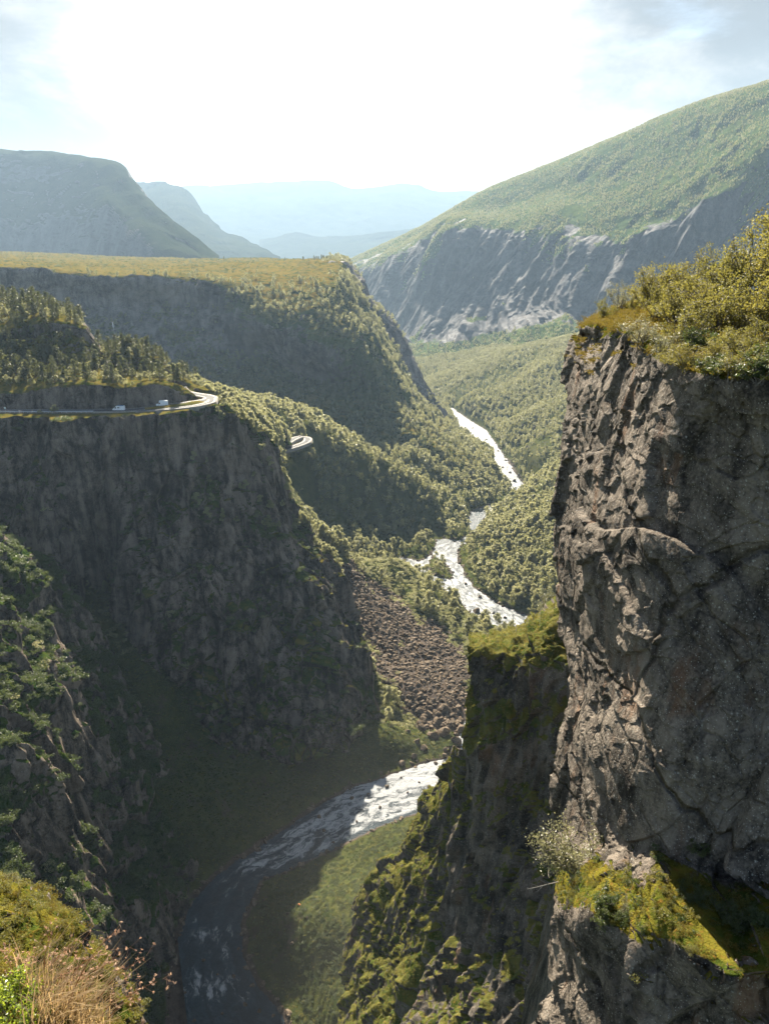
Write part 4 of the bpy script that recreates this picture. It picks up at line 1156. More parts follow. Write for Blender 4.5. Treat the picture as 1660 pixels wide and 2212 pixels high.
def scatter(key, dens, mask, rng, hide=False):
    """points on a surface, dens per square metre times mask(S, N, veg)"""
    S, N, v = SURF[key]
    e1 = S[1:, :-1] - S[:-1, :-1]; e2 = S[:-1, 1:] - S[:-1, :-1]
    A = np.linalg.norm(np.cross(e1, e2), axis=-1)
    w = np.clip(mask(S, N, v), 0, 1)[:-1, :-1] * A * dens
    k = rng.poisson(w)
    i, j = np.nonzero(k)
    r = k[i, j]
    i = np.repeat(i, r); j = np.repeat(j, r)
    a = rng.random(len(i))[:, None]; b = rng.random(len(i))[:, None]
    p = S[i, j] * (1 - a) * (1 - b) + S[i + 1, j] * a * (1 - b) + S[i, j + 1] * (1 - a) * b + S[i + 1, j + 1] * a * b
    return p, N[i, j]


HIDE = bpy.data.collections.new('plant_kinds')      # instance sources, not part of the scene itself


def cloud(name, pts, scl, meshes, label, cat, rng, tilt=0.06, normal=None):
    """ONE object of kind stuff: instances on points"""
    me = bpy.data.meshes.new(name)
    me.vertices.add(len(pts)); me.vertices.foreach_set('co', np.ascontiguousarray(pts, np.float32).reshape(-1))
    rot = np.stack([rng.normal(0, tilt, len(pts)), rng.normal(0, tilt, len(pts)), rng.uniform(0, 6.28, len(pts))], -1)
    a = me.attributes.new('rot', 'FLOAT_VECTOR', 'POINT'); a.data.foreach_set('vector', rot.astype(np.float32).reshape(-1))
    sv = np.stack([scl * rng.uniform(0.75, 1.35, len(pts)), scl * rng.uniform(0.75, 1.35, len(pts)), scl], -1)
    a = me.attributes.new('scl', 'FLOAT_VECTOR', 'POINT'); a.data.foreach_set('vector', sv.astype(np.float32).reshape(-1))
    o = bpy.data.objects.new(name, me); COL.objects.link(o)
    sub = bpy.data.collections.new(name + '_kinds')
    for k, m in enumerate(meshes):
        sub.objects.link(bpy.data.objects.new(f'{name}_kind_{k}', m))
    g = bpy.data.node_groups.new(name, 'GeometryNodeTree')
    g.interface.new_socket('Geometry', in_out='INPUT', socket_type='NodeSocketGeometry')
    g.interface.new_socket('Geometry', in_out='OUTPUT', socket_type='NodeSocketGeometry')
    gi = g.nodes.new('NodeGroupInput'); go = g.nodes.new('NodeGroupOutput')
    ci = g.nodes.new('GeometryNodeCollectionInfo'); ci.inputs['Collection'].default_value = sub
    ci.inputs['Separate Children'].default_value = True; ci.inputs['Reset Children'].default_value = True
    ip = g.nodes.new('GeometryNodeInstanceOnPoints'); ip.inputs['Pick Instance'].default_value = True
    ra = g.nodes.new('GeometryNodeInputNamedAttribute'); ra.data_type = 'FLOAT_VECTOR'; ra.inputs['Name'].default_value = 'rot'
    sa = g.nodes.new('GeometryNodeInputNamedAttribute'); sa.data_type = 'FLOAT_VECTOR'; sa.inputs['Name'].default_value = 'scl'
    er = g.nodes.new('FunctionNodeEulerToRotation')
    L = g.links.new
    L(gi.outputs[0], ip.inputs['Points']); L(ci.outputs[0], ip.inputs['Instance'])
    L(ra.outputs['Attribute'], er.inputs[0]); L(er.outputs[0], ip.inputs['Rotation']); L(sa.outputs['Attribute'], ip.inputs['Scale'])
    L(ip.outputs[0], go.inputs[0])
    md = o.modifiers.new('scatter', 'NODES'); md.node_group = g
    o['kind'] = 'stuff'; o['label'] = label; o['category'] = cat
    return o


def thing(name, label, cat, loc=(0, 0, 0), rz=0.0, scale=1.0, group=None):
    o = bpy.data.objects.new(name, None); COL.objects.link(o)
    o.empty_display_size = 0.2
    o.location = loc; o.rotation_euler = (0, 0, rz); o.scale = (scale,) * 3
    o['label'] = label; o['category'] = cat
    if group:
        o['group'] = group
    return o


def part(name, me, parent):
    o = bpy.data.objects.new(name, me); COL.objects.link(o); o.parent = parent
    return o


def plant(name, pair, label, cat, p, h, rng, group, names=('trunk', 'crown'), squash=1.0):
    t = thing(name, label, cat, p, rng.uniform(0, 6.28), h, group)
    t.scale = (h * rng.uniform(0.9, 1.15) * squash, h * rng.uniform(0.9, 1.15) * squash, h)
    part(names[0], pair[1], t); part(names[1], pair[0], t)
    return t


def inside(pts, x, y):
    return sdist(np.array(pts, float), x, y)


# --- where trees stand
T_P = []; T_H = []; T_Z = []      # birches: place, height, zone


def birches(zone, key, dens, mask, hmin, hmax):
    p, n = scatter(key, dens, mask, RNG)
    h = RNG.uniform(hmin, hmax, len(p)) * (0.75 + 0.5 * np.clip(0.5 + fbm(p / 40, 2, seed=111), 0, 1))
    T_P.append(p); T_H.append(h); T_Z.extend([zone] * len(p))


def m_valley(S, N, v):
    x, y, d = pix(S)
    m = sstep(v + 0.5 * fbm(S / 20, 4, seed=112), 0.55, 0.85) * sstep(S[..., 1], 340, 400)
    gap = sstep(fbm(S / 35, 4, seed=113), -0.38, -0.12)
    lo = np.where((y > 1200) & (x < 1040), 0.35, 1.0)
    dry = sstep(S[..., 2] - zr(S[..., 1]), 0.4, 1.2)
    return m * gap * lo * dry * (S[..., 1] < 2000)

birches('valley', 'valley', 1 / 20.0, lambda S, N, v: m_valley(S, N, v) * (S[..., 1] < 900) * np.where((pix(S)[0] < 1015) & (S[..., 1] > 530), 0.55, 1.0), 3.2, 11.5)
birches('valley', 'valley', 1 / 30.0, lambda S, N, v: m_valley(S, N, v) * (S[..., 1] >= 900), 6, 9)
birches('plateau', 'plat', 1 / 38.0, lambda S, N, v: sstep(v, 0.35, 0.62) * (pix(S)[1] > 592) * (N[..., 2] < 0.95) * (0.25 + 0.75 * sstep(N[..., 2] + 0.3 * fbm(S / 40, 3, seed=114), 0.35, 0.7)), 6, 10)
birches('plateau', 'plat_back', 1 / 60.0, lambda S, N, v: sstep(v, 0.3, 0.6), 6, 9)
birches('shoulder', 'shoulder', 1 / 11.0, lambda S, N, v: v, 5, 9)
birches('cliff', 'cliff', 1 / 14.0, lambda S, N, v: sstep(v, 0.5, 0.8) * sstep(pix(S)[0], 360, 470) * (pix(S)[1] < 1150) * (pix(S)[1] > 893), 3.5, 7)
birches('cliff', 'cliff', 1 / 14.0, lambda S, N, v: (S[..., 1] > 424 + 0.02 * (S[..., 2] + 150)) * (N[..., 2] > 0.3) * (pix(S)[0] > 470), 4, 7.5)
birches('hill', 'hill', 1 / 38.0, lambda S, N, v: sstep(v, 0.4, 0.7) * (pix(S)[1] < 838) * sstep(N[..., 2], 0.45, 0.7), 3.0, 5.5)
TP = np.concatenate(T_P); TH = np.concatenate(T_H); TZ = np.array(T_Z)

# no trees on the road or its bench
def road_clear(p):
    x, y, d = pix(p)
    return ~((p[:, 1] > 398) & (p[:, 1] < 416) & (p[:, 2] > -100) & (x < 460) & (y > 852))
ok = road_clear(TP) & (road_dist(TP)[0] > 6.0)
TP, TH, TZ = TP[ok], TH[ok], TZ[ok]
vis = seen(TP, TH)
x_, y_, d_ = pix(TP)
size = np.where(vis, TH / d_ * F, 0)
order = np.argsort(-size)
# keep the nearest plants evenly spread over the zones
quota = {'valley': 150, 'cliff': 60, 'shoulder': 35, 'hill': 35, 'plateau': 20}
pick = []
for z, qn in quota.items():
    pick += [i for i in order if TZ[i] == z and size[i] > 0][:qn]
pick = np.array(pick)
BL = {'valley': ('pale green birch in the woods of the valley floor beside the river', 'birches on the valley floor'),
      'cliff': ('leafy birch on the upper corner of the road cliff', 'birches on the corner of the road cliff'),
      'shoulder': ('sunlit birch on the wooded shoulder below the hairpin', 'birches on the wooded shoulder'),
      'hill': ('low birch among the pines above the road', 'low birches above the road'),
      'plateau': ('birch on the crest of the plateau hill face', 'birches on the plateau hill')}
for i in pick:
    lab, grp = BL[TZ[i]]
    plant('birch_tree', BIRCH[int(RNG.integers(0, 6))], lab, 'tree', tuple(TP[i] - [0, 0, 0.2]), TH[i], RNG, grp)
rest = np.setdiff1d(np.arange(len(TP)), pick)
nearm = rest[d_[rest] < 720]; farm = rest[d_[rest] >= 720]
print('birches', len(TP), 'near', len(nearm), 'far', len(farm))
cloud('birch_forest', TP[nearm], TH[nearm], [b[2] for b in BIRCH], 'pale green birch woods covering the valley slopes', 'forest', RNG)
cloud('birch_forest', TP[farm], TH[farm], [b[2] for b in BIRCH_FAR], 'hazy birch woods on the far slopes and the plateau face', 'forest', RNG)

# --- the green slopes of the big mountain
p, n = scatter('mount_right', 1 / 46.0, lambda S, N, v: sstep(v, 0.45, 0.75) * sstep(fbm(S / 70, 4, seed=116), -0.35, 0.1) * (pix(S)[0] < 1750) * (pix(S)[1] < 900), RNG)
print('mountain trees', len(p))
cloud('mountain_forest', p, RNG.uniform(3, 7, len(p)), [b[2] for b in BIRCH_FAR], 'thin birch forest over the green upper slopes of the mountain wall', 'forest', RNG)

# --- pines above the road
p, n = scatter('hill', 1 / 52.0, lambda S, N, v: sstep(v, 0.4, 0.7) * (pix(S)[1] < 832) * sstep(N[..., 2], 0.45, 0.7) * (S[..., 1] < 580), RNG)
h = RNG.uniform(7, 12, len(p))
v_ = seen(p, h)
x_, y_, d_ = pix(p)
o_ = np.argsort(-np.where(v_, h / d_, 0))
for i in o_[:150]:
    up_ = y_[i] < 735
    if not v_[i]:
        continue
    plant('pine_tree', PINE[int(RNG.integers(0, 5))], 'dark pine on the upper hill at the left edge' if up_ else 'dark pine on the bench above the road cutting', 'tree', tuple(p[i] - [0, 0, 0.3]), h[i], RNG, 'pines on the upper hill' if up_ else 'pines above the road cutting')
r_ = o_[150:]
cloud('pine_forest', p[r_], h[r_], [b[2] for b in PINE], 'remaining pines further back on the hill above the road', 'forest', RNG)
# three pines on the small knob, and a few on the rim of the plateau
for px, py, Y, h_ in ((263, 766, 488, 11), (312, 762, 488, 9), (344, 778, 487, 8.5), (300, 770, 489, 5)):
    plant('pine_tree', PINE[int(RNG.integers(0, 5))], 'pine standing against the dark hill on the small rock knob', 'tree', P3(px, py, Y), h_, RNG, 'pines on the small knob', squash=1.5)
for k in range(20):
    px = float(RNG.uniform(20, 700)) if k % 3 == 0 else float(RNG.normal(690, 14))
    Y = float(RNG.uniform(1300, 1700)) if px < 600 else float(RNG.uniform(1330, 1420))
    plant('pine_tree', PINE[int(RNG.integers(0, 5))], 'tiny dark pine on the flat top of the plateau hill', 'tree', P3(px, 562 if px > 400 else 556, Y), float(RNG.uniform(4, 9)), RNG, 'tiny pines on the plateau top')

# --- bushes on the cliff ledges, the buttress and the gorge banks
pc, n1_ = scatter('cliff', 1 / 30.0, lambda S, N, v: sstep(v, 0.55, 0.85) * (pix(S)[1] > 905), RNG)
pb, n2_ = scatter('buttress', 1 / 6.0, lambda S, N, v: sstep(v, 0.55, 0.85) * (S[..., 1] > 150), RNG)
pt, n3_ = scatter('valley', 1 / 7.0, lambda S, N, v: sstep(v + 0.9 * fbm(S / 10, 3, seed=118), 0.2, 0.7) * sstep(S[..., 1], 330, 370) * (S[..., 1] < 620) * sstep(S[..., 2] - zr(S[..., 1]), 0.8, 2.0), RNG)
pt = pt[road_dist(pt)[0] > 5]
SHP = np.concatenate([pc, pb, pt]); SHZ = np.array(['cliff'] * len(pc) + ['buttress'] * len(pb) + ['talus'] * len(pt))
SHH = RNG.uniform(1.6, 4.2, len(SHP)); SHH[SHZ == 'talus'] *= 0.8
v_ = seen(SHP, SHH); x_, y_, d_ = pix(SHP)
sz_ = np.where(v_, SHH / d_, 0)
SBL = {'cliff': ('dark green bush on a ledge of the shaded road cliff', 'bushes on the road cliff'), 'buttress': ('green bush on the steep shaded mountainside at the left', 'bushes on the shaded mountainside'), 'talus': ('small sunlit bush among the stones of the talus', 'bushes on the talus')}
pick = []
for z, qn in (('cliff', 90), ('buttress', 110), ('talus', 100)):
    pick += [i for i in np.argsort(-sz_) if SHZ[i] == z and sz_[i] > 0][:qn]
for i in pick:
    pr = (SHRUB_PALE if (SHZ[i] == 'talus' or RNG.random() < 0.12) else SHRUB)[int(RNG.integers(0, 4))]
    plant('bush', pr, SBL[SHZ[i]][0], 'bush', tuple(SHP[i]), SHH[i], RNG, SBL[SHZ[i]][1], ('stems', 'foliage'))
rest = np.setdiff1d(np.arange(len(SHP)), pick)
dk = rest[SHZ[rest] != 'talus']; pl = rest[SHZ[rest] == 'talus']
cloud('undergrowth', SHP[dk], SHH[dk], [s[0] for s in SHRUB], 'dark green undergrowth on the ledges of the shaded cliffs', 'undergrowth', RNG)
cloud('undergrowth', SHP[pl], SHH[pl], [s[0] for s in SHRUB_PALE], 'pale scrub between the stones of the talus', 'undergrowth', RNG)
p, n = scatter('plat', 1 / 90.0, lambda S, N, v: (S[..., 1] > 1060) * (N[..., 2] > 0.85) * sstep(fbm(S / 60, 4, seed=119), -0.2, 0.25), RNG)
print('top scrub', len(p))
cloud('scrub', p, RNG.uniform(1.2, 3.6, len(p)), [s[0] for s in SHRUB] + HEATH[:1], 'low dark scrub scattered over the flat top of the plateau hill', 'undergrowth', RNG)
# mossy tufts on the fin and its flank
pm, n_ = scatter('fin', 1 / 0.45, lambda S, N, v: sstep(v, 0.6, 0.9) * (pix(S)[0] < 1330), RNG)
pm2, n_ = scatter('flank', 1 / 0.4, lambda S, N, v: sstep(v, 0.5, 0.85), RNG)
pm = np.concatenate([pm, pm2])
print('moss', len(pm), 'shrubs', len(SHP))
cloud('moss_tufts', pm, RNG.uniform(0.22, 0.62, len(pm)), MOSS, 'yellow green moss and grass tufts on the rock fin and its flank', 'moss', RNG, 0.4)

# ------------------------------------------------------------------ stones
M_STONE = terrain_mat('talus_stone', 1.2, (0.042, 0.031, 0.021), (0.21, 0.158, 0.108), (0.06, 0.06, 0.02), (0.10, 0.09, 0.03), (0.12, 0.10, 0.03), 0.62, 0.8, bump=0.25, lichen=0.25)


def stone_mesh(seed, name, n=2, size=(1, 0.8, 0.65)):
    """an angular block: a ball cut by random planes"""
    rng = np.random.default_rng(seed)
    import bmesh
    bm = bmesh.new()
    bmesh.ops.create_icosphere(bm, subdivisions=n + 1, radius=1.0)
    me = bpy.data.meshes.new(name)
    v = np.array([x.co for x in bm.verts])
    nn = rng.normal(size=(9, 3)); nn /= np.linalg.norm(nn, axis=1, keepdims=True)
    dd = rng.uniform(0.5, 0.85, 9)
    for a, b in zip(nn, dd):
        over = np.maximum(v @ a - b, 0)
        v = v - over[:, None] * a * 0.95
    v = v * np.array(size) * 0.62 + 0.05 * fbm(v * 2.2 + seed, 3, seed=seed)[:, None] * v
    for x, c in zip(bm.verts, v):
        x.co = c
    bm.to_mesh(me); bm.free()
    a = me.attributes.new('veg', 'FLOAT', 'POINT')
    zn = v[:, 2] / max(v[:, 2].max(), 1e-6)
    a.data.foreach_set('value', np.clip(zn * 0.62, 0, 1).astype(np.float32))
    me.materials.append(M_STONE)
    return me


STONE = [stone_mesh(500 + k, 'stone', 1, (1, RNG.uniform(0.7, 0.95), RNG.uniform(0.5, 0.8))) for k in range(5)]
BOULDER = [stone_mesh(520 + k, 'boulder', 2, (1, RNG.uniform(0.7, 0.95), RNG.uniform(0.5, 0.8))) for k in range(6)]
p, n = scatter('valley', 1 / 0.5, lambda S, N, v: sstep(talus, 0.35, 0.8) * (S[..., 1] < 640), RNG)
s = 0.25 + 3.4 * RNG.random(len(p)) ** 11
p2, n = scatter('valley', 1 / 9.0, lambda S, N, v: (S[..., 1] < 345) * (1 - sstep(v, 0.35, 0.8)) * sstep(S[..., 2] - zr(S[..., 1]), 0.1, 0.8) * (S[..., 1] > 165), RNG)
s2 = 0.3 + 1.3 * RNG.random(len(p2)) ** 4
p3, n = scatter('valley', 1 / 40.0, lambda S, N, v: sstep(talus, 0.4, 0.8) * (S[..., 1] >= 640), RNG)
s3 = RNG.uniform(0.8, 3.5, len(p3))
pp = np.concatenate([p, p2, p3]); ss = np.concatenate([s, s2, s3])
# stones along the water's edge
p4, n = scatter('valley', 1 / 3.0, lambda S, N, v: (np.abs(S[..., 2] - zr(S[..., 1]) - 0.15) < 0.55) * (S[..., 1] < 1100), RNG)
s4 = 0.4 + 2.4 * RNG.random(len(p4)) ** 3
pp = np.concatenate([pp, p4]); ss = np.concatenate([ss, s4])
print('stones', len(pp))
cloud('rubble', pp, ss, STONE, 'brown broken stones of the talus and the gorge bottom', 'rubble', RNG, 0.5)

# boulders in and beside the river, each its own thing
BOX = [(868, 1655, 4), (893, 1640, 4.5), (915, 1625, 5), (935, 1600, 8), (960, 1590, 9), (975, 1570, 6), (985, 1605, 7), (945, 1572, 7), (910, 1585, 6), (985, 1640, 5), (940, 1650, 2.6), (900, 1615, 5), (965, 1625, 4.5), (925, 1560, 6), (995, 1580, 7), (880, 1600, 4), (955, 1550, 7), (990, 1540, 5),
       (835, 1700, 2.6), (795, 1715, 2), (760, 1725, 2.6), (880, 1712, 1.6), (905, 1690, 1.4), (820, 1745, 2.2), (700, 1795, 2), (720, 1820, 1.8), (866, 1680, 1.5), (770, 1775, 1.6), (690, 1765, 2.4), (740, 1705, 2.6),
       (1028, 1322, 6.5), (1005, 1262, 3.5), (1036, 1290, 4), (1048, 1200, 7), (1052, 1192, 4), (960, 1275, 3), (975, 1300, 2.5), (1065, 1325, 3), (1090, 1335, 3), (1048, 1340, 4), (1000, 1320, 4), (930, 1262, 2.5), (905, 1232, 2.5), (1085, 1310, 3), (958, 1262, 2.2),
       (1035, 1140, 4.5), (1052, 1135, 6), (1044, 1122, 4), (1000, 1160, 2.5), (1090, 1062, 5), (1110, 1040, 6), (1120, 1030, 5), (1100, 1022, 5), (1085, 1010, 5), (1092, 995, 4), (1108, 1075, 6), (1135, 1020, 8), (1150, 985, 9), (1160, 1000, 8), (1125, 975, 7), (1180, 990, 8),
       (1075, 975, 4), (1062, 985, 3), (1050, 950, 3.5), (1020, 925, 3.5), (400, 2145, 1.6), (440, 2075, 1.5), (470, 2105, 1.2), (505, 2110, 1.8), (545, 2130, 2.2), (530, 2170, 1.8), (480, 2190, 1.6), (560, 2185, 1.8), (420, 2205, 1.7), (515, 2050, 1.4), (590, 2195, 1.6)]
for k, (px, py, s) in enumerate(BOX):
    q = np.array(PR(px, py))
    if py < 1660 and py > 1480 or px > 1100:
        xi = np.argmin((VP[..., 0] - q[0]) ** 2 + (VP[..., 1] - q[1]) ** 2)
        q[2] = max(q[2], VP.reshape(-1, 3)[xi, 2])
    zone = ('angular boulder in the sunlit rapids below the talus', 'boulders in the sunlit rapids') if 1480 < py < 1662 else ('wet dark boulder in the shaded rapids of the gorge', 'boulders in the shaded rapids') if 1662 <= py < 1900 else ('brown boulder in the white river of the valley floor', 'boulders in the valley river') if py < 1480 else ('dark stone in the deep water of the gorge', 'stones in the gorge water')
    o = bpy.data.objects.new('boulder', BOULDER[k % 6]); COL.objects.link(o)
    o.location = (q[0], q[1], q[2] + 0.12 * s)
    o.scale = (s * 0.75, s * 0.75, s * 0.75)
    o.rotation_euler = (RNG.normal(0, .25), RNG.normal(0, .25), RNG.uniform(0, 6.28))
    o['label'], o['group'] = zone; o['category'] = 'boulder'
o = bpy.data.objects.new('boulder', BOULDER[2].copy()); COL.objects.link(o)
o.data.materials[0] = plain_mat('rust_stone', (0.50, 0.17, 0.06), 0.85, var=0.3, scale=2)
q = P3(645, 1954, 226); xi = np.argmin((VP[..., 0] - q[0]) ** 2 + (VP[..., 1] - q[1]) ** 2)
o.location = VP.reshape(-1, 3)[xi] + [0, 0, 0.3]; o.scale = (1.0, 1.0, 1.0)
o['label'] = 'single rust orange boulder lying on the dark right bank of the gorge'; o['category'] = 'boulder'

# ------------------------------------------------------------------ roads and what is on them
def asphalt():
    m, t, out = new_mat('asphalt')
    geo = t.node('ShaderNodeNewGeometry'); pos = geo.outputs['Position']
    n = t.noise(pos, 0.5, 5, 0.6); n2 = t.noise(pos, 12, 3, 0.7)
    c = t.mix(t.ramp(t.math('MULTIPLY_ADD', n2, 0.5, n), 0.5, 1.0), (0.045, 0.046, 0.048), (0.085, 0.083, 0.08))
    bs = t.node('ShaderNodeBsdfPrincipled'); t.put(bs.inputs['Base Color'], c); bs.inputs['Roughness'].default_value = 0.8; bs.inputs['IOR'].default_value = 1.2
    t.l.new(bs.outputs[0], out.inputs[0])
    return m

M_ASPH = asphalt()
M_LINE = plain_mat('road_paint', (0.75, 0.75, 0.72), 0.6)
M_KERB = plain_mat('pale_concrete', (0.22, 0.19, 0.15), 0.9, var=0.25, scale=0.4)
M_STEEL = plain_mat('galvanised_steel', (0.45, 0.46, 0.47), 0.45, 0.7, var=0.1)
M_WHITE = plain_mat('white_paint', (0.78, 0.79, 0.80), 0.35, var=0.04, scale=1.2)
M_GLASS = plain_mat('dark_glass', (0.015, 0.02, 0.025), 0.08, var=0.1, spec=0.8)
M_TYRE = plain_mat('black_rubber', (0.02, 0.02, 0.02), 0.8)
M_BLACK = plain_mat('black_plastic', (0.03, 0.03, 0.032), 0.5)
M_BLUE = plain_mat('solar_blue', (0.10, 0.22, 0.40), 0.25, var=0.1)
M_RED = plain_mat('red_paint', (0.40, 0.03, 0.02), 0.35)
M_LAMP = plain_mat('lamp_glass', (0.75, 0.75, 0.72), 0.15)
M_SKIN = plain_mat('dark_riding_suit', (0.03, 0.03, 0.035), 0.7)


def strip(C, offs, dz=0.0):
    """rails of points at sideways offsets from a centre line"""
    t = np.gradient(C, axis=0); t[:, 2] = 0
    t /= np.linalg.norm(t, axis=1, keepdims=True)
    s = np.stack([t[:, 1], -t[:, 0], 0 * t[:, 0]], -1)
    return np.stack([C + s * o + np.array([0, 0, z + dz]) for o, z in offs], 1)


def road(C, w, label):
    S = strip(C, [(-w / 2 - 1.2, -2.2), (-w / 2 - 0.9, -0.02), (-w / 2, 0.0), (0, 0.06), (w / 2, 0.0), (w / 2 + 0.9, -0.02), (w / 2 + 1.2, -2.2)])
    o = mesh_grid('road', S, [M_ASPH, M_KERB], label=label, cat='road')
    mi = np.tile([1, 1, 0, 0, 1, 1], len(C) - 1)
    o.data.polygons.foreach_set('material_index', mi.astype(np.int32))
    for k, sgn in enumerate((-1, 1)):
        L = strip(C, [(sgn * (w / 2 - 0.35) - 0.07, 0.016), (sgn * (w / 2 - 0.35) + 0.07, 0.016)])
        mesh_grid('road_marking', L, M_LINE, label='white edge line painted along the road', cat='marking')
    return o

road(ROAD_MAIN, 5.8, 'grey two lane road running along the top of the cliff')
road(ROAD_LOW, 3.6, 'narrow pale lane below the main road, meeting it at the bend')
road(ROAD_SHOULDER, 5.5, 'piece of road on the wooded shoulder')
road(ROAD_HAIRPIN, 5.2, 'hairpin bend of the road far below')

# grassy island between the two lanes
A_ = ROAD_LOW[8:80]; 
iM = [int(np.argmin(((ROAD_MAIN[:170] - a) ** 2).sum(1))) for a in A_]
B_ = ROAD_MAIN[iM]
isl = np.stack([A_ + (B_ - A_) * f + np.array([0, 0, h]) for f, h in ((0.0, -1.5), (0.25, 0.1), (0.4, 0.75), (0.6, 0.8), (0.8, 0.1), (1.0, -1.5))], 1)
isl = isl + 0.25 * fbm(isl / 3, 3, seed=121)[..., None] * np.array([0, 0, 1])
mesh_grid('grass_verge', isl, M_MOOR, {'veg': np.ones(isl.shape[:2]), 'gold': np.full(isl.shape[:2], 0.8)}, label='strip of sunlit grass between the two road lanes', cat='verge')

# guard rail along the outer edge
gr_ = thing('guard_rail', 'low steel guard rail along the outer edge of the cliff road', 'guard rail', tuple(ROAD_MAIN[60]))
off = np.array(ROAD_MAIN[60])
GS = strip(ROAD_MAIN[8:132], [(4.05, 0.45), (4.0, 0.55), (4.08, 0.62), (4.0, 0.7), (4.05, 0.8), (4.12, 0.8), (4.12, 0.45)]) - off
mesh_grid('rail_beam', GS, M_STEEL, kind=None, parent=gr_)
post = MB(); post.box((0, 0, 0.2), (0.12, 0.14, 1.1)); pm_ = post.mesh('rail_post', M_STEEL)
for q in strip(ROAD_MAIN[8:132:2], [(4.2, 0)])[:, 0] - off:
    o = part('rail_post', pm_, gr_); o.location = tuple(q)


def heading(C, i):
    d = C[min(i + 1, len(C) - 1)] - C[i - 1]
    return math.atan2(d[1], d[0])


def prism(mb, prof, y0, y1, mi=0, inset=0.0):
    """side profile (x, z) drawn out between y0 and y1; the top may be narrower"""
    prof = np.array(prof, float); k = len(prof)
    zt = (prof[:, 1] - prof[:, 1].min()) / max(np.ptp(prof[:, 1]), 1e-6)
    a = np.stack([prof[:, 0], y0 + inset * zt, prof[:, 1]], -1); b = np.stack([prof[:, 0], y1 - inset * zt, prof[:, 1]], -1)
    l = list(range(k))[::-1] + list(range(k, 2 * k)); s = [k, k]
    for i in range(k):
        j = (i + 1) % k
        l += [i, j, k + j, k + i]; s.append(4)
    mb.add(np.concatenate([a, b]), l, s, mi)


def wheel(par, x, y, r=0.34, w=0.22):
    t = MB(); ang = np.linspace(0, 2 * np.pi, 19)
    ring = lambda rr, yy: np.stack([x + rr * np.cos(ang[:-1]), np.full(18, yy), 0.34 + rr * np.sin(ang[:-1])], -1)
    rows = np.stack([ring(r * 0.62, y - w / 2), ring(r * 0.94, y - w / 2), ring(r, y - w / 4), ring(r, y + w / 4), ring(r * 0.94, y + w / 2), ring(r * 0.62, y + w / 2)], 0)
    idx = np.arange(6 * 18).reshape(6, 18); nx = np.roll(idx, -1, 1)
    t.add(rows, np.stack([idx[:-1], nx[:-1], nx[1:], idx[1:]], -1).reshape(-1), [4] * 90)
    o = t.build('wheel', M_TYRE, par)
    rm = MB()
    for yy in (y - w / 2 + 0.02, y + w / 2 - 0.02):
        rm.add(np.concatenate([ring(r * 0.62, yy), [[x, yy, 0.34]]]), np.stack([np.arange(18), (np.arange(18) + 1) % 18, np.full(18, 18)], -1).reshape(-1), [3] * 18)
    rm.build('rim', M_STEEL, o)


def van(label, loc, rz, high):
    """white van, nose towards -x"""
    t = thing('camper_van', label, 'van', loc, rz, 1.0, None)
    H = 2.85 if high else 2.45
    b = MB()
    prof = [(-3.0, 0.42), (-3.02, 0.75), (-2.9, 1.05), (-2.25, 1.22), (-1.5, 2.05), (-1.25, H - 0.12), (-0.95, H), (2.75, H), (2.95, H - 0.12), (3.0, 1.2), (2.98, 0.42)]
    prism(b, prof, -1.0, 1.0, 0, 0.09)
    body = b.build('body', M_WHITE, t)
    md = body.modifiers.new('bevel', 'BEVEL'); md.width = 0.05; md.segments = 2
    g = MB(); g.add([(-2.2, -0.84, 1.30), (-2.2, 0.84, 1.30), (-1.56, 0.80, 2.05), (-1.56, -0.80, 2.05)], [0, 1, 2, 3], [4]); g.build('windscreen', M_GLASS, t).location = (-0.03, 0, 0.03)
    for sy in (-1, 1):
        g = MB(); prism(g, [(-1.95, 1.32), (-1.05, 1.32), (-1.05, 1.98), (-1.45, 1.98)], sy * 0.962 - 0.02, sy * 0.962 + 0.02); g.build('side_window', M_GLASS, t)
        if not high:
            g = MB(); prism(g, [(-0.55, 1.45), (0.65, 1.45), (0.65, 1.95), (-0.55, 1.95)], sy * 0.962 - 0.02, sy * 0.962 + 0.02); g.build('side_window', M_GLASS, t)
        l = MB(); l.box((-2.93, sy * 0.74, 0.98), (0.14, 0.32, 0.2)); l.build('headlight', M_LAMP, t)
        l = MB(); l.box((2.99, sy * 0.88, 1.15), (0.05, 0.13, 0.5)); l.build('tail_light', M_RED, t)
        l = MB(); l.box((-1.9, sy * 1.10, 1.45), (0.1, 0.18, 0.28)); l.build('wing_mirror', M_BLACK, t)
        for x in (-2.0, 1.75):
            wheel(t, x, sy * 0.9)
    bp = MB(); bp.box((-3.0, 0, 0.5), (0.16, 1.96, 0.26)); bp.build('bumper', M_BLACK, t)
    if high:
        f = MB(); f.box((0.2, 0, H + 0.06), (0.5, 0.5, 0.12)); f.build('roof_hatch', M_WHITE, t)
    else:
        f = MB()
        for x in (-0.7, 0.4, 1.5, 2.5):
            f.box((x, 0, H + 0.1), (0.06, 1.5, 0.05))
        for sy in (-1, 1):
            f.box((0.9, sy * 0.75, H + 0.1), (3.7, 0.05, 0.06))
            for x in (-0.7, 2.5):
                f.box((x, sy * 0.75, H + 0.04), (0.06, 0.05, 0.14))
        f.build('roof_rack', M_STEEL, t)
        f = MB(); f.box((0.9, 0, H + 0.16), (3.0, 1.3, 0.06)); f.build('solar_panel', M_BLUE, t)
    return t


def at_px(C, px):
    x, y, d = pix(C)
    return int(np.argmin(np.abs(x[:185] - px)))

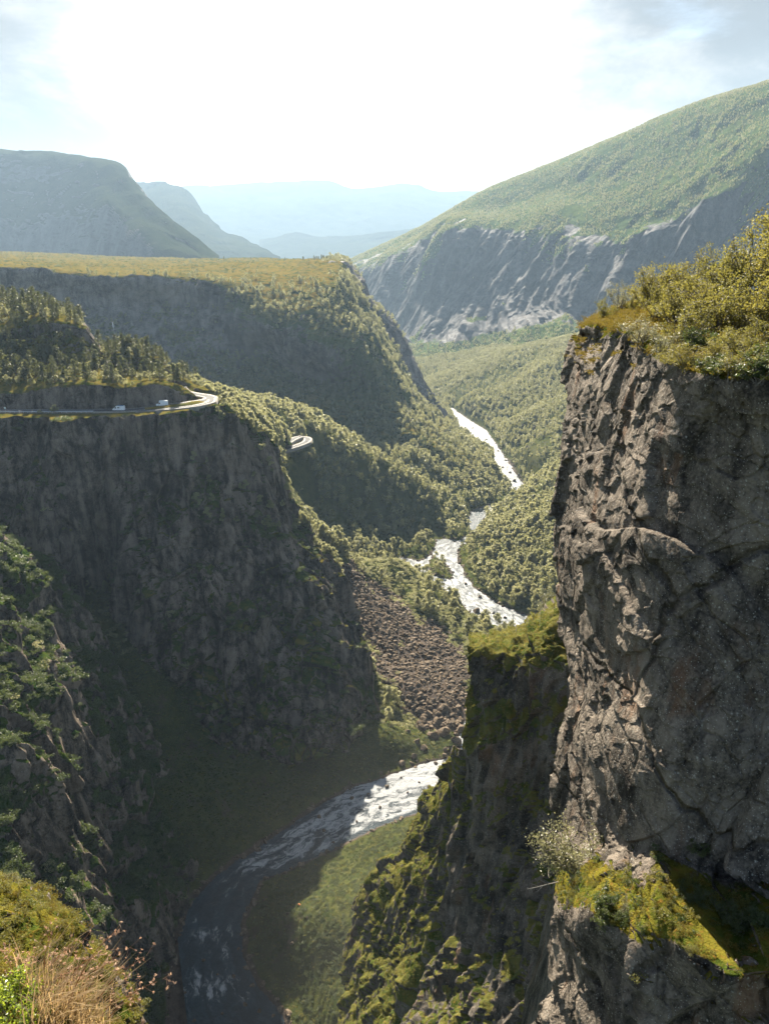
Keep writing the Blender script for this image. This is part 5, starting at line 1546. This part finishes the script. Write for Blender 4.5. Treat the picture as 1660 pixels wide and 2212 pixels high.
i1 = at_px(ROAD_MAIN, 258); h1 = heading(ROAD_MAIN, i1)
p1 = strip(ROAD_MAIN, [(1.2, 0.06)])[i1, 0]
van('white van with blue panels on its roof, driving on the cliff road', tuple(p1), h1, False)
i2 = at_px(ROAD_MAIN, 352); h2 = heading(ROAD_MAIN, i2)
p2_ = strip(ROAD_MAIN, [(0.6, 0.06)])[i2, 0]
van('taller white box van following on the bend behind the other van', tuple(p2_), h2, True)


def skin_mesh(name, nodes, edges, radii, mat, parent, sub=2):
    me = bpy.data.meshes.new(name)
    me.from_pydata(nodes, edges, [])
    o = bpy.data.objects.new(name, me); COL.objects.link(o); o.parent = parent
    md = o.modifiers.new('skin', 'SKIN')
    for v, r in zip(me.skin_vertices[0].data, radii):
        v.radius = (r, r)
    me.skin_vertices[0].data[0].use_root = True
    s = o.modifiers.new('sub', 'SUBSURF'); s.levels = sub; s.render_levels = sub
    me.materials.append(mat)
    return o


def motorcycle(label, loc, rz, rider, paint, group=None):
    """motorcycle with its nose towards -x"""
    t = thing('motorcycle', label, 'motorcycle', loc, rz, 1.0, group)
    for x in (-0.72, 0.72):
        wheel(t, x, 0.0, 0.33, 0.14)
    b = MB(); prism(b, [(-0.62, 0.72), (-0.45, 0.98), (-0.1, 1.02), (0.15, 0.85), (0.8, 0.92), (0.85, 0.8), (0.35, 0.62), (-0.2, 0.55)], -0.16, 0.16); o = b.build('fairing', paint, t)
    o.modifiers.new('bevel', 'BEVEL').width = 0.04
    b = MB(); b.box((-0.02, 0, 0.48), (0.55, 0.3, 0.36)); b.build('engine', M_BLACK, t)
    b = MB(); b.tube([(-0.72, 0.09, 0.34), (-0.45, 0.09, 1.0)], [0.03, 0.03], 6); b.tube([(-0.72, -0.09, 0.34), (-0.45, -0.09, 1.0)], [0.03, 0.03], 6); b.build('fork', M_STEEL, t)
    b = MB(); b.tube([(-0.36, -0.36, 1.08), (-0.46, -0.15, 1.04), (-0.46, 0.15, 1.04), (-0.36, 0.36, 1.08)], [0.02] * 4, 6); b.build('handlebar', M_BLACK, t)
    b = MB(); prism(b, [(0.0, 0.84), (0.1, 0.92), (0.75, 0.95), (0.75, 0.88)], -0.14, 0.14); b.build('saddle', M_BLACK, t)
    b = MB(); prism(b, [(-0.62, 0.98), (-0.5, 1.0), (-0.36, 1.28), (-0.44, 1.27)], -0.14, 0.14); b.build('windscreen', M_GLASS, t)
    if rider:
        r = thing('person', 'rider in dark clothes and a white helmet sitting on the motorcycle on the cliff road', 'person', loc, rz)
        N_ = [(0.28, 0, 0.98), (0.22, 0, 1.15), (0.10, 0, 1.38), (0.05, 0, 1.48), (0.02, 0, 1.56), (0.0, 0, 1.66),
              (0.10, 0.19, 1.42), (-0.08, 0.27, 1.22), (-0.33, 0.34, 1.12), (0.10, -0.19, 1.42), (-0.08, -0.27, 1.22), (-0.33, -0.34, 1.12),
              (0.25, 0.13, 0.96), (-0.12, 0.2, 0.86), (0.12, 0.2, 0.48), (-0.02, 0.2, 0.42), (0.25, -0.13, 0.96), (-0.12, -0.2, 0.86), (0.12, -0.2, 0.48), (-0.02, -0.2, 0.42)]
        E_ = [(0, 1), (1, 2), (2, 3), (3, 4), (4, 5), (2, 6), (6, 7), (7, 8), (2, 9), (9, 10), (10, 11), (0, 12), (12, 13), (13, 14), (14, 15), (0, 16), (16, 17), (17, 18), (18, 19)]
        R_ = [0.15, 0.15, 0.16, 0.07, 0.06, 0.09, 0.08, 0.055, 0.045, 0.08, 0.055, 0.045, 0.10, 0.08, 0.055, 0.05, 0.10, 0.08, 0.055, 0.05]
        skin_mesh('riding_suit', N_, E_, R_, M_SKIN, r)
        skin_mesh('helmet', [(0.02, 0, 1.58), (-0.01, 0, 1.70)], [(0, 1)], [0.13, 0.14], M_WHITE, r)
        v = MB(); v.box((-0.125, 0, 1.68), (0.04, 0.2, 0.09)); v.build('visor', M_GLASS, r)
    return t

i3 = at_px(ROAD_MAIN, 113)
motorcycle('dark red motorcycle ridden along the cliff road ahead of the vans', tuple(strip(ROAD_MAIN, [(1.4, 0.05)])[i3, 0]), heading(ROAD_MAIN, i3), True, M_RED)
motorcycle('tiny red motorcycle at the top of the far hairpin', tuple(ROAD_HAIRPIN[52] + [0, 0, .06]), heading(ROAD_HAIRPIN, 52), False, M_RED)
motorcycle('tiny dark motorcycle at the outer edge of the far hairpin', tuple(ROAD_HAIRPIN[82] + [0, 0, .06]), heading(ROAD_HAIRPIN, 82), False, M_BLACK)

# road sign at the left
s = thing('road_sign', 'small pale road sign on a post beside the cliff road', 'sign', tuple(strip(ROAD_MAIN, [(3.7, 0)])[at_px(ROAD_MAIN, 20), 0]))
b = MB(); b.tube([(0, 0, -0.4), (0, 0, 2.6)], [0.04, 0.04], 8); b.build('post', M_STEEL, s)
b = MB(); b.box((0, -0.06, 2.2), (0.9, 0.03, 0.95)); b.build('board', plain_mat('sign_face', (0.55, 0.66, 0.64), 0.5), s)

# the mast on the knob
q = P3(254.5, 762, 492)
s = thing('mast', 'slim pale mast with a thicker white head behind the rock knob', 'mast', q)
b = MB(); b.tube([(0, 0, -1), (-0.5, 0, 8), (-0.95, 0, 15.0)], [0.16, 0.14, 0.12], 8); b.build('pole', M_STEEL, s)
b = MB(); b.tube([(-0.95, 0, 15.0), (-0.97, 0, 15.2), (-1.12, 0, 18.2), (-1.13, 0, 18.3)], [0.12, 0.27, 0.27, 0.1], 10); b.build('antenna_head', M_WHITE, s)
for px, Y in ((5, 1500), (57, 1520)):
    s = thing('utility_pole', 'tiny wooden line pole on the far edge of the plateau', 'pole', P3(px, 556, Y), 0.2, 1.0, 'line poles on the plateau')
    b = MB(); b.tube([(0, 0, -1), (0, 0, 11)], [0.3, 0.2], 6); b.build('pole', M_PBARK, s)
    b = MB(); b.box((0, 0, 10.2), (4.2, 0.3, 0.3)); b.build('crossarm', M_PBARK, s)
# two small trees at the outer edge of the road
for px, h_ in ((96, 2.2), (124, 4.6)):
    q = strip(ROAD_MAIN, [(4.6, -0.6)])[at_px(ROAD_MAIN, px), 0]
    plant('birch_tree', BIRCH[2], 'small round birch at the very edge of the cliff road' if h_ > 3 else 'very small bushy birch beside the round one at the road edge', 'tree', tuple(q), h_, RNG, None, squash=1.5)

# ------------------------------------------------------------------ bushes on the near cliff
def bush_mesh(seed, n, leaf, mat, spread=0.55, tall=1.0, lean=(0, 0), nst=9, name='bush'):
    rng = np.random.default_rng(seed)
    st = MB(); P_ = []
    for k in range(nst):
        a = rng.uniform(0, 6.28); r = spread * rng.uniform(0.15, 1.0)
        tip = np.array([math.cos(a) * r + lean[0] * rng.uniform(0.3, 1), math.sin(a) * r + lean[1] * rng.uniform(0.3, 1), tall * rng.uniform(0.5, 1.0) * (1 - 0.35 * (r / spread) ** 2)])
        t = np.linspace(0, 1, 6)[:, None]
        base = rng.normal(0, 0.05, 3) * [1, 1, 0]
        pts = base * (1 - t) + tip * np.concatenate([t ** 0.8, t ** 0.8, t ** 1.15], 1)[:, [0, 1, 2]] + rng.normal(0, 0.015, (6, 3)) * t
        pts[0, 2] = -0.08
        st.tube(pts, np.linspace(0.014, 0.004, 6), 5, 0, cap=False)
        for j in range(8):
            u = rng.uniform(0.3, 1.0)
            b = np.array([np.interp(u, np.linspace(0, 1, 6), pts[:, c]) for c in range(3)])
            d = rng.normal(size=3); d[2] = abs(d[2]) * 0.7; d /= np.linalg.norm(d)
            L = rng.uniform(0.10, 0.26)
            e = b + d * L
            st.tube([b, (b + e) / 2 + rng.normal(0, 0.008, 3), e], [0.005, 0.004, 0.002], 3, 0, cap=False)
            m = max(4, int(n / nst / 8 * rng.uniform(0.5, 1.5)))
            w = rng.random(m)[:, None]
            P_.append(b + (e - b) * w + rng.normal(0, 0.035, (m, 3)))
    p = np.concatenate(P_); p[:, 2] = np.maximum(p[:, 2], 0.02)
    f = MB(); f.add(*quads(p, rng.uniform(0.6, 1.35, len(p)) * leaf, rng, aspect=1.0))
    return f.mesh(name + '_foliage', mat), st.mesh(name + '_stems', M_TWIG)


NB = [bush_mesh(600 + k, 4300, 0.029, M_BUSH, 0.6, 1.0, (0, 0), 13) for k in range(5)]
NP = [bush_mesh(620 + k, 2400, 0.028, M_SALLOW) for k in range(3)]
ND = [bush_mesh(640 + k, 2600, 0.045, M_SHRUB, 0.6, 0.8) for k in range(3)]
SN, NN_, _v = SURF['near']


def ground_near(px, py):
    """the point of the near cliff that shows closest to px, py"""
    x, y, d = pix(SN)
    i = np.argmin((x - px) ** 2 + (y - py) ** 2 + np.where(d > 0, 0, 1e9))
    return SN.reshape(-1, 3)[i]


BUSHES = [  # px, py of the base, height, width, kind, label
    (1302, 692, 1.3, 0.95, NB, 'small round yellow green bush at the tip of the cliff top'),
    (1338, 672, 1.9, 0.8, NP, 'thin grey see-through bush right of the round bush at the tip'),
    (1366, 672, 0.9, 1.0, NB, 'low yellow green bush behind the heather of the cliff top'),
    (1402, 662, 2.2, 1.1, NB, None), (1440, 655, 2.3, 1.0, NB, None), (1482, 652, 2.5, 1.1, NB, None), (1522, 650, 2.5, 1.0, NB, None), (1562, 648, 2.6, 1.1, NB, None),
    (1602, 643, 2.9, 1.0, NB, None), (1640, 634, 3.1, 1.0, NB, None), (1680, 630, 3.4, 1.1, NB, None), (1730, 630, 3.4, 1.1, NB, None),
    (1418, 690, 1.8, 1.1, NB, None), (1462, 700, 1.9, 1.1, NB, None), (1505, 705, 2.0, 1.0, NB, None), (1552, 708, 2.0, 1.1, NB, None), (1600, 712, 2.0, 1.1, NB, None), (1648, 712, 2.2, 1.1, NB, None), (1700, 715, 2.2, 1.1, NB, None),
    (1385, 745, 1.3, 1.3, NP, 'pale silvery bush hanging over the rock edge below the heather'),
    (1425, 770, 1.2, 1.4, NP, 'pale bush growing out of the cliff face right of the silvery one'),
    (1470, 745, 1.7, 1.1, NB, None), (1505, 760, 1.3, 1.1, ND, 'darkest green bush in the middle of the cliff edge'),
    (1545, 785, 0.9, 1.4, NB, None), (1580, 770, 1.1, 1.2, NB, None), (1620, 770, 1.2, 1.3, NB, None), (1560, 800, 0.7, 1.6, ND, None), (1620, 800, 0.7, 1.7, ND, None), (1655, 785, 0.9, 1.3, ND, None),
    (1478, 800, 1.0, 1.5, NB, None), (1528, 812, 0.8, 1.7, ND, None), (1588, 818, 0.9, 1.6, NB, None), (1640, 822, 0.8, 1.8, ND, None), (1438, 785, 0.7, 1.5, NB, None),
    (1560, 1985, 0.8, 1.5, ND, None), (1610, 2010, 0.7, 1.7, ND, None), (1650, 1990, 0.9, 1.4, ND, None), (1500, 1945, 0.6, 1.5, ND, None),
    (1312, 2000, 1.0, 1.0, ND, 'dark bush on the lower slope just below the big ledge bush'), (1300, 1955, 1.1, 1.1, ND, 'dark bush tucked under the big ledge bush'), (1345, 1975, 0.8, 1.0, NP, 'small grey leaved bush below the ledge'),
    (1320, 2085, 0.95, 1.0, NP, 'lowest silvery bush beside the bare rock at the bottom'), (1492, 2062, 0.42, 1.2, NB, 'tiny bright green bush alone on the dark lower rock'),
    (1510, 1840, 0.8, 0.9, ND, 'thin dark sapling on the shaded rock above the ledge'),
]
for k, (px, py, h, w, kind, lab) in enumerate(BUSHES):
    q = ground_near(px, py)
    t = thing('bush', lab or ('yellow green bush crowded on the top of the near cliff' if kind is NB else 'dark low bush on a shaded edge or ledge of the near cliff'), 'bush', tuple(q - [0, 0, 0.05]), RNG.uniform(0, 6.28), 1.0,
              None if lab else ('bushes on the near cliff top' if kind is NB else 'dark bushes on the near cliff edge'))
    t.scale = (h * w, h * w, h)
    fo, sm = kind[k % len(kind)]
    part('foliage', fo, t); part('stems', sm, t)
# the big bush of the ledge, one branch reaching out to the left
fo, sm = bush_mesh(660, 5200, 0.022, M_SALLOW, 0.5, 0.62, (-0.15, -0.05), 14)
fo2, sm2 = bush_mesh(661, 900, 0.022, M_SALLOW, 0.12, 0.62, (-0.75, 0.05), 4)
q = ground_near(1268, 1890)
t = thing('bush', 'big silvery bush on the mossy ledge with a branch reaching out to the left', 'bush', tuple(q), 0.0)
t.scale = (4.4, 4.4, 4.2)
part('foliage', fo, t); part('stems', sm, t); part('branch', sm2, t); part('branch_foliage', fo2, t)
# a bare dead branch under it
q = ground_near(1205, 1905)
t = MB(); t.tube([(0, 0, 0), (-0.5, -0.1, -0.05), (-1.0, -0.1, -0.22), (-1.5, -0.15, -0.3)], [0.03, 0.022, 0.014, 0.006], 5)
for b, e in (((-0.5, -0.1, -0.05), (-0.85, 0.0, 0.1)), ((-0.9, -0.1, -0.18), (-1.3, -0.1, -0.02)), ((-0.7, -0.1, -0.1), (-1.0, -0.2, -0.4)), ((-1.1, -0.1, -0.23), (-1.4, -0.1, -0.45))):
    t.tube([b, e], [0.014, 0.004], 4)
o = t.build('dead_branch', plain_mat('grey_dead_wood', (0.30, 0.27, 0.23), 0.9, var=0.3), None); o.location = tuple(q)
o['label'] = 'bare grey dead branch sticking out under the ledge bush'; o['category'] = 'branch'
# the bush on top of the rock fin
q = np.array(P3(1170, 1335, 160))
t = thing('bush', 'pale round bush on top of the rock fin against the near cliff', 'bush', tuple(q), 1.0, 1.0); t.scale = (7.0, 7.0, 8.0)
part('foliage', NP[1][0], t); part('stems', NP[1][1], t)

# heather and moss mats
p, n = scatter('near', 7.0, lambda S, N, v: sstep(N[..., 2], 0.45, 0.8) * (pix(S)[1] < 830) * (pix(S)[0] < 1800), RNG)
cloud('heather', p, RNG.uniform(0.25, 0.6, len(p)), HEATH, 'rust and yellow heather mat on the top of the near cliff', 'heather', RNG, 0.2)
p, n = scatter('near', 9.0, lambda S, N, v: sstep(v, 0.55, 0.85) * (pix(S)[1] > 780) * (N[..., 2] > 0.12) * (pix(S)[0] < 1800) * (pix(S)[1] < 2300), RNG)
print('ledge', len(p))
cloud('ledge_grass', p, RNG.uniform(0.15, 0.42, len(p)), MOSS[:2] + HEATH[:1] + [SHRUB[0][0]], 'moss, grass and low plants on the ledges of the near cliff', 'grass', RNG, 0.4)
p, n = scatter('hump', 7.0, lambda S, N, v: sstep(v, 0.5, 0.8) * (pix(S)[1] < 2250), RNG)
cloud('hump_moss', p, RNG.uniform(0.2, 0.6, len(p)), MOSS + HEATH[:1], 'moss and low plants on the sunlit rock hump', 'moss', RNG, 0.3)
for px, py, Y, h_ in ((22, 1935, 27.6, 1.7), (-20, 1950, 26.5, 1.6)):
    t = thing('bush', 'pale green bush standing on the rock hump at the left edge' if px > 0 else 'second pale bush on the rock hump cut by the left edge', 'bush', P3(px, py, Y), 0.5, 1.0); t.scale = (h_ * .8, h_ * .8, h_)
    part('foliage', NP[0][0], t); part('stems', NP[0][1], t)

# low plants over the gorge banks
p, n = scatter('valley', 1 / 1.6, lambda S, N, v: (S[..., 1] < 345) * (S[..., 1] > 160) * sstep(v, 0.4, 0.8) * (pix(S)[0] < 1050) * sstep(S[..., 2] - zr(S[..., 1]), 0.6, 1.5), RNG)
print('bank plants', len(p))
cloud('bank_plants', p, RNG.uniform(0.4, 1.5, len(p)) ** 1.3, [s[0] for s in SHRUB] + MOSS[:1], 'grass and low plants on the gorge banks', 'grass', RNG, 0.2)

# ------------------------------------------------------------------ grass at the photographer's feet
M_STRAW = leaf_mat('dry_grass', (0.20, 0.135, 0.065), (0.36, 0.26, 0.14), 0.4, (0.5, 0.33, 0.13), rough=0.5)
M_STALK = leaf_mat('grass_stalk', (0.20, 0.09, 0.035), (0.30, 0.15, 0.06), 0.3, (0.4, 0.18, 0.06), rough=0.5)
M_SEED = leaf_mat('seed_heads', (0.22, 0.13, 0.085), (0.40, 0.27, 0.18), 0.4, (0.5, 0.3, 0.18), rough=0.6)
M_BERRY = leaf_mat('bilberry_leaves', (0.09, 0.14, 0.012), (0.19, 0.24, 0.025), 0.45, (0.42, 0.46, 0.04), rough=0.35)
rg = np.random.default_rng(77)


def blades(n, spots, length, width, lean, rng):
    mb_v = []; loops = []; k0 = 0
    seg = 6
    V = np.zeros((n, seg, 2, 3))
    base = spots[rng.integers(0, len(spots), n)] + rng.normal(0, 0.03, (n, 3)) * [1, 1, 0.2]
    a = rng.uniform(0, 6.28, n)
    out = np.stack([np.cos(a), np.sin(a), 0 * a], -1) * rng.uniform(0.1, 0.8, n)[:, None] + np.array(lean)
    L = rng.uniform(0.6, 1.2, n) * length
    for s_ in range(seg):
        t = s_ / (seg - 1)
        c = base + np.array([0, 0, 1.0]) * (L * t * (1 - 0.35 * t))[:, None] + out * (L * t ** 1.7 * 0.75)[:, None]
        side = np.stack([-out[:, 1], out[:, 0], 0 * a], -1); side /= np.maximum(np.linalg.norm(side, axis=1, keepdims=True), 1e-6)
        w = width * (1 - t) ** 0.6 + 0.0003
        V[:, s_, 0] = c - side * w / 2; V[:, s_, 1] = c + side * w / 2
    idx = np.arange(n * seg * 2).reshape(n, seg, 2)
    q = np.stack([idx[:, :-1, 0], idx[:, :-1, 1], idx[:, 1:, 1], idx[:, 1:, 0]], -1).reshape(-1, 4)
    return V.reshape(-1, 3), q.reshape(-1), np.full(len(q), 4)


SL, NL, vL = SURF['lip']


def ground_lip(px, py):
    x, y, d = pix(SL)
    return SL.reshape(-1, 3)[np.argmin((x - px) ** 2 + (y - py) ** 2)]

spots = np.array([ground_lip(px, py) for px, py in ((90, 2175), (120, 2190), (150, 2200), (175, 2225), (130, 2215), (60, 2150), (200, 2250), (100, 2230), (160, 2260))])
t = thing('grass_tussock', 'tussock of dry straw coloured grass with brown seed stalks at the lower left corner', 'grass', tuple(spots[0]))
o0 = spots[0]
b = MB(); b.add(*blades(520, spots - o0, 0.26, 0.0042, (0.35, 0.1, 0), rg)); o = b.build('blades', M_STRAW, t); o['kind'] = 'stuff'
STK = [((60, 2150), (62, 2075)), ((90, 2175), (140, 2055)), ((120, 2190), (205, 2065)), ((130, 2215), (250, 2010)), ((150, 2200), (228, 2085)), ((60, 2150), (20, 2110)), ((100, 2170), (105, 2040)), ((80, 2160), (165, 2040)),
       ((150, 2200), (190, 2110)), ((175, 2225), (300, 2075)), ((200, 2250), (340, 2120)), ((30, 2130), (48, 2070)), ((140, 2190), (175, 2085)), ((110, 2190), (150, 2100)), ((40, 2140), (10, 2060)), ((200, 2240), (285, 2150)), ((160, 2200), (262, 2060))]
for (a_, e_) in STK:
    A = ground_lip(*a_); Yt = A[1] + rg.uniform(0.0, 0.15)
    E = np.array(P3(e_[0], e_[1], Yt))
    tt = np.linspace(0, 1, 8)[:, None]
    arch = np.array([0, 0, 1.0]) * 0.05 * np.sin(np.pi * tt)
    pts = A + (E - A) * tt + arch
    s_ = MB(); s_.tube(pts - o0, np.linspace(0.0022, 0.0008, 8), 4, 0, cap=False)
    st = s_.build('stalk', M_STALK, t)
    h_ = MB(); P_ = []
    dirn = (pts[-1] - pts[-3]); dirn /= np.linalg.norm(dirn)
    for j in range(15):
        u = rg.uniform(-0.10, 0.035)
        b_ = pts[-1] + dirn * u
        d_ = rg.normal(size=3); d_ = d_ / np.linalg.norm(d_) * rg.uniform(0.012, 0.05) + dirn * 0.015
        h_.tube([b_ - o0, b_ + d_ - o0], [0.0005, 0.0004], 3, 0, cap=False)
        for w in range(2):
            P_.append(b_ + d_ * rg.uniform(0.75, 1.05))
    P_ = np.array(P_) - o0
    h_.add(*quads(P_, rg.uniform(0.010, 0.017, len(P_)), rg, aspect=0.75, up=-0.5), 0)
    h_.build('seed_head', M_SEED, st)
for (px, py, s_, lab) in ((20, 2195, 0.17, 'bright green bilberry bush in the very corner below the dry grass'), (60, 2215, 0.16, 'bright green bilberry bush right of the corner one, half under the grass'), (-15, 2180, 0.2, 'bright green bilberry bush cut by the left edge'), (25, 2160, 0.13, 'yellowish bilberry bush above the bright green ones')):
    q = ground_lip(px, py)
    fo, sm = bush_mesh(700 + int(px), 900, 0.07, M_BERRY, 0.8, 0.9, (0, 0), 16)
    t = thing('bilberry_bush', lab, 'bush', tuple(q - [0, 0, 0.02]), 0.0); t.scale = (s_, s_, s_)
    part('foliage', fo, t); part('stems', sm, t)
p, n = scatter('lip', 900.0, lambda S, N, v: v, RNG)
cloud('moss_mat', p, RNG.uniform(0.03, 0.07, len(p)), HEATH + MOSS[:1], 'short heather and moss on the ground at the photographer\'s feet', 'moss', RNG, 0.3)

# ------------------------------------------------------------------ haze
def closed_box(name, lo, hi, mat):
    x0, y0, z0 = lo; x1, y1, z1 = hi
    v = [(x0, y0, z0), (x1, y0, z0), (x1, y1, z0), (x0, y1, z0), (x0, y0, z1), (x1, y0, z1), (x1, y1, z1), (x0, y1, z1)]
    f = [(0, 3, 2, 1), (4, 5, 6, 7), (0, 1, 5, 4), (1, 2, 6, 5), (2, 3, 7, 6), (3, 0, 4, 7)]
    me = bpy.data.meshes.new(name)
    me.from_pydata(v, [], f)
    me.materials.append(mat)
    o = bpy.data.objects.new(name, me); COL.objects.link(o)
    return o

hm_, ht, ho = new_mat('haze_air')
pv = ht.node('ShaderNodeVolumePrincipled')
pv.inputs['Color'].default_value = (0.52, 0.73, 0.98, 1)
pv.inputs['Density'].default_value = HAZE
pv.inputs['Anisotropy'].default_value = 0.3
ht.l.new(pv.outputs[0], ho.inputs['Volume'])
hz = closed_box('haze', (-32000, -32000, -354), (32000, 32000, 590), hm_)
hz['kind'] = 'stuff'
hz['label'] = 'pale blue haze filling the valley air'
hz['category'] = 'haze'

# drifting spray of the waterfall, low in the gorge
import bmesh
bm = bmesh.new(); bmesh.ops.create_icosphere(bm, subdivisions=4, radius=1.0)
me = bpy.data.meshes.new('spray_mist'); bm.to_mesh(me); bm.free()
sm_, st_, so_ = new_mat('spray')
sp = st_.node('ShaderNodeVolumePrincipled')
sp.inputs['Color'].default_value = (1.0, 0.97, 0.92, 1); sp.inputs['Anisotropy'].default_value = 0.3
tc_s = st_.node('ShaderNodeTexCoord')
rr = st_.vmath('LENGTH', tc_s.outputs['Object'])
fall = st_.math('POWER', st_.math('MAXIMUM', st_.math('SUBTRACT', 1.0, rr), 0.0), 1.6)
wisp = st_.ramp(st_.noise(tc_s.outputs['Object'], 1.8, 3, 0.5), 0.3, 0.7, 0.4, 1.3)
st_.put(sp.inputs['Density'], st_.math('MULTIPLY', st_.math('MULTIPLY', fall, wisp), 0.0006))
try:
    sm_.cycles.volume_step_rate = 6.0
    sm_.cycles.volume_sampling = 'DISTANCE'
except Exception:
    pass
st_.l.new(sp.outputs[0], so_.inputs['Volume'])
me.materials.append(sm_)
mo = bpy.data.objects.new('spray_mist', me); COL.objects.link(mo)
mo.location = P3(840, 1960, 175); mo.scale = (75, 95, 70)
mo['kind'] = 'stuff'; mo['label'] = 'thin veil of waterfall spray drifting over the gorge bottom'; mo['category'] = 'mist'
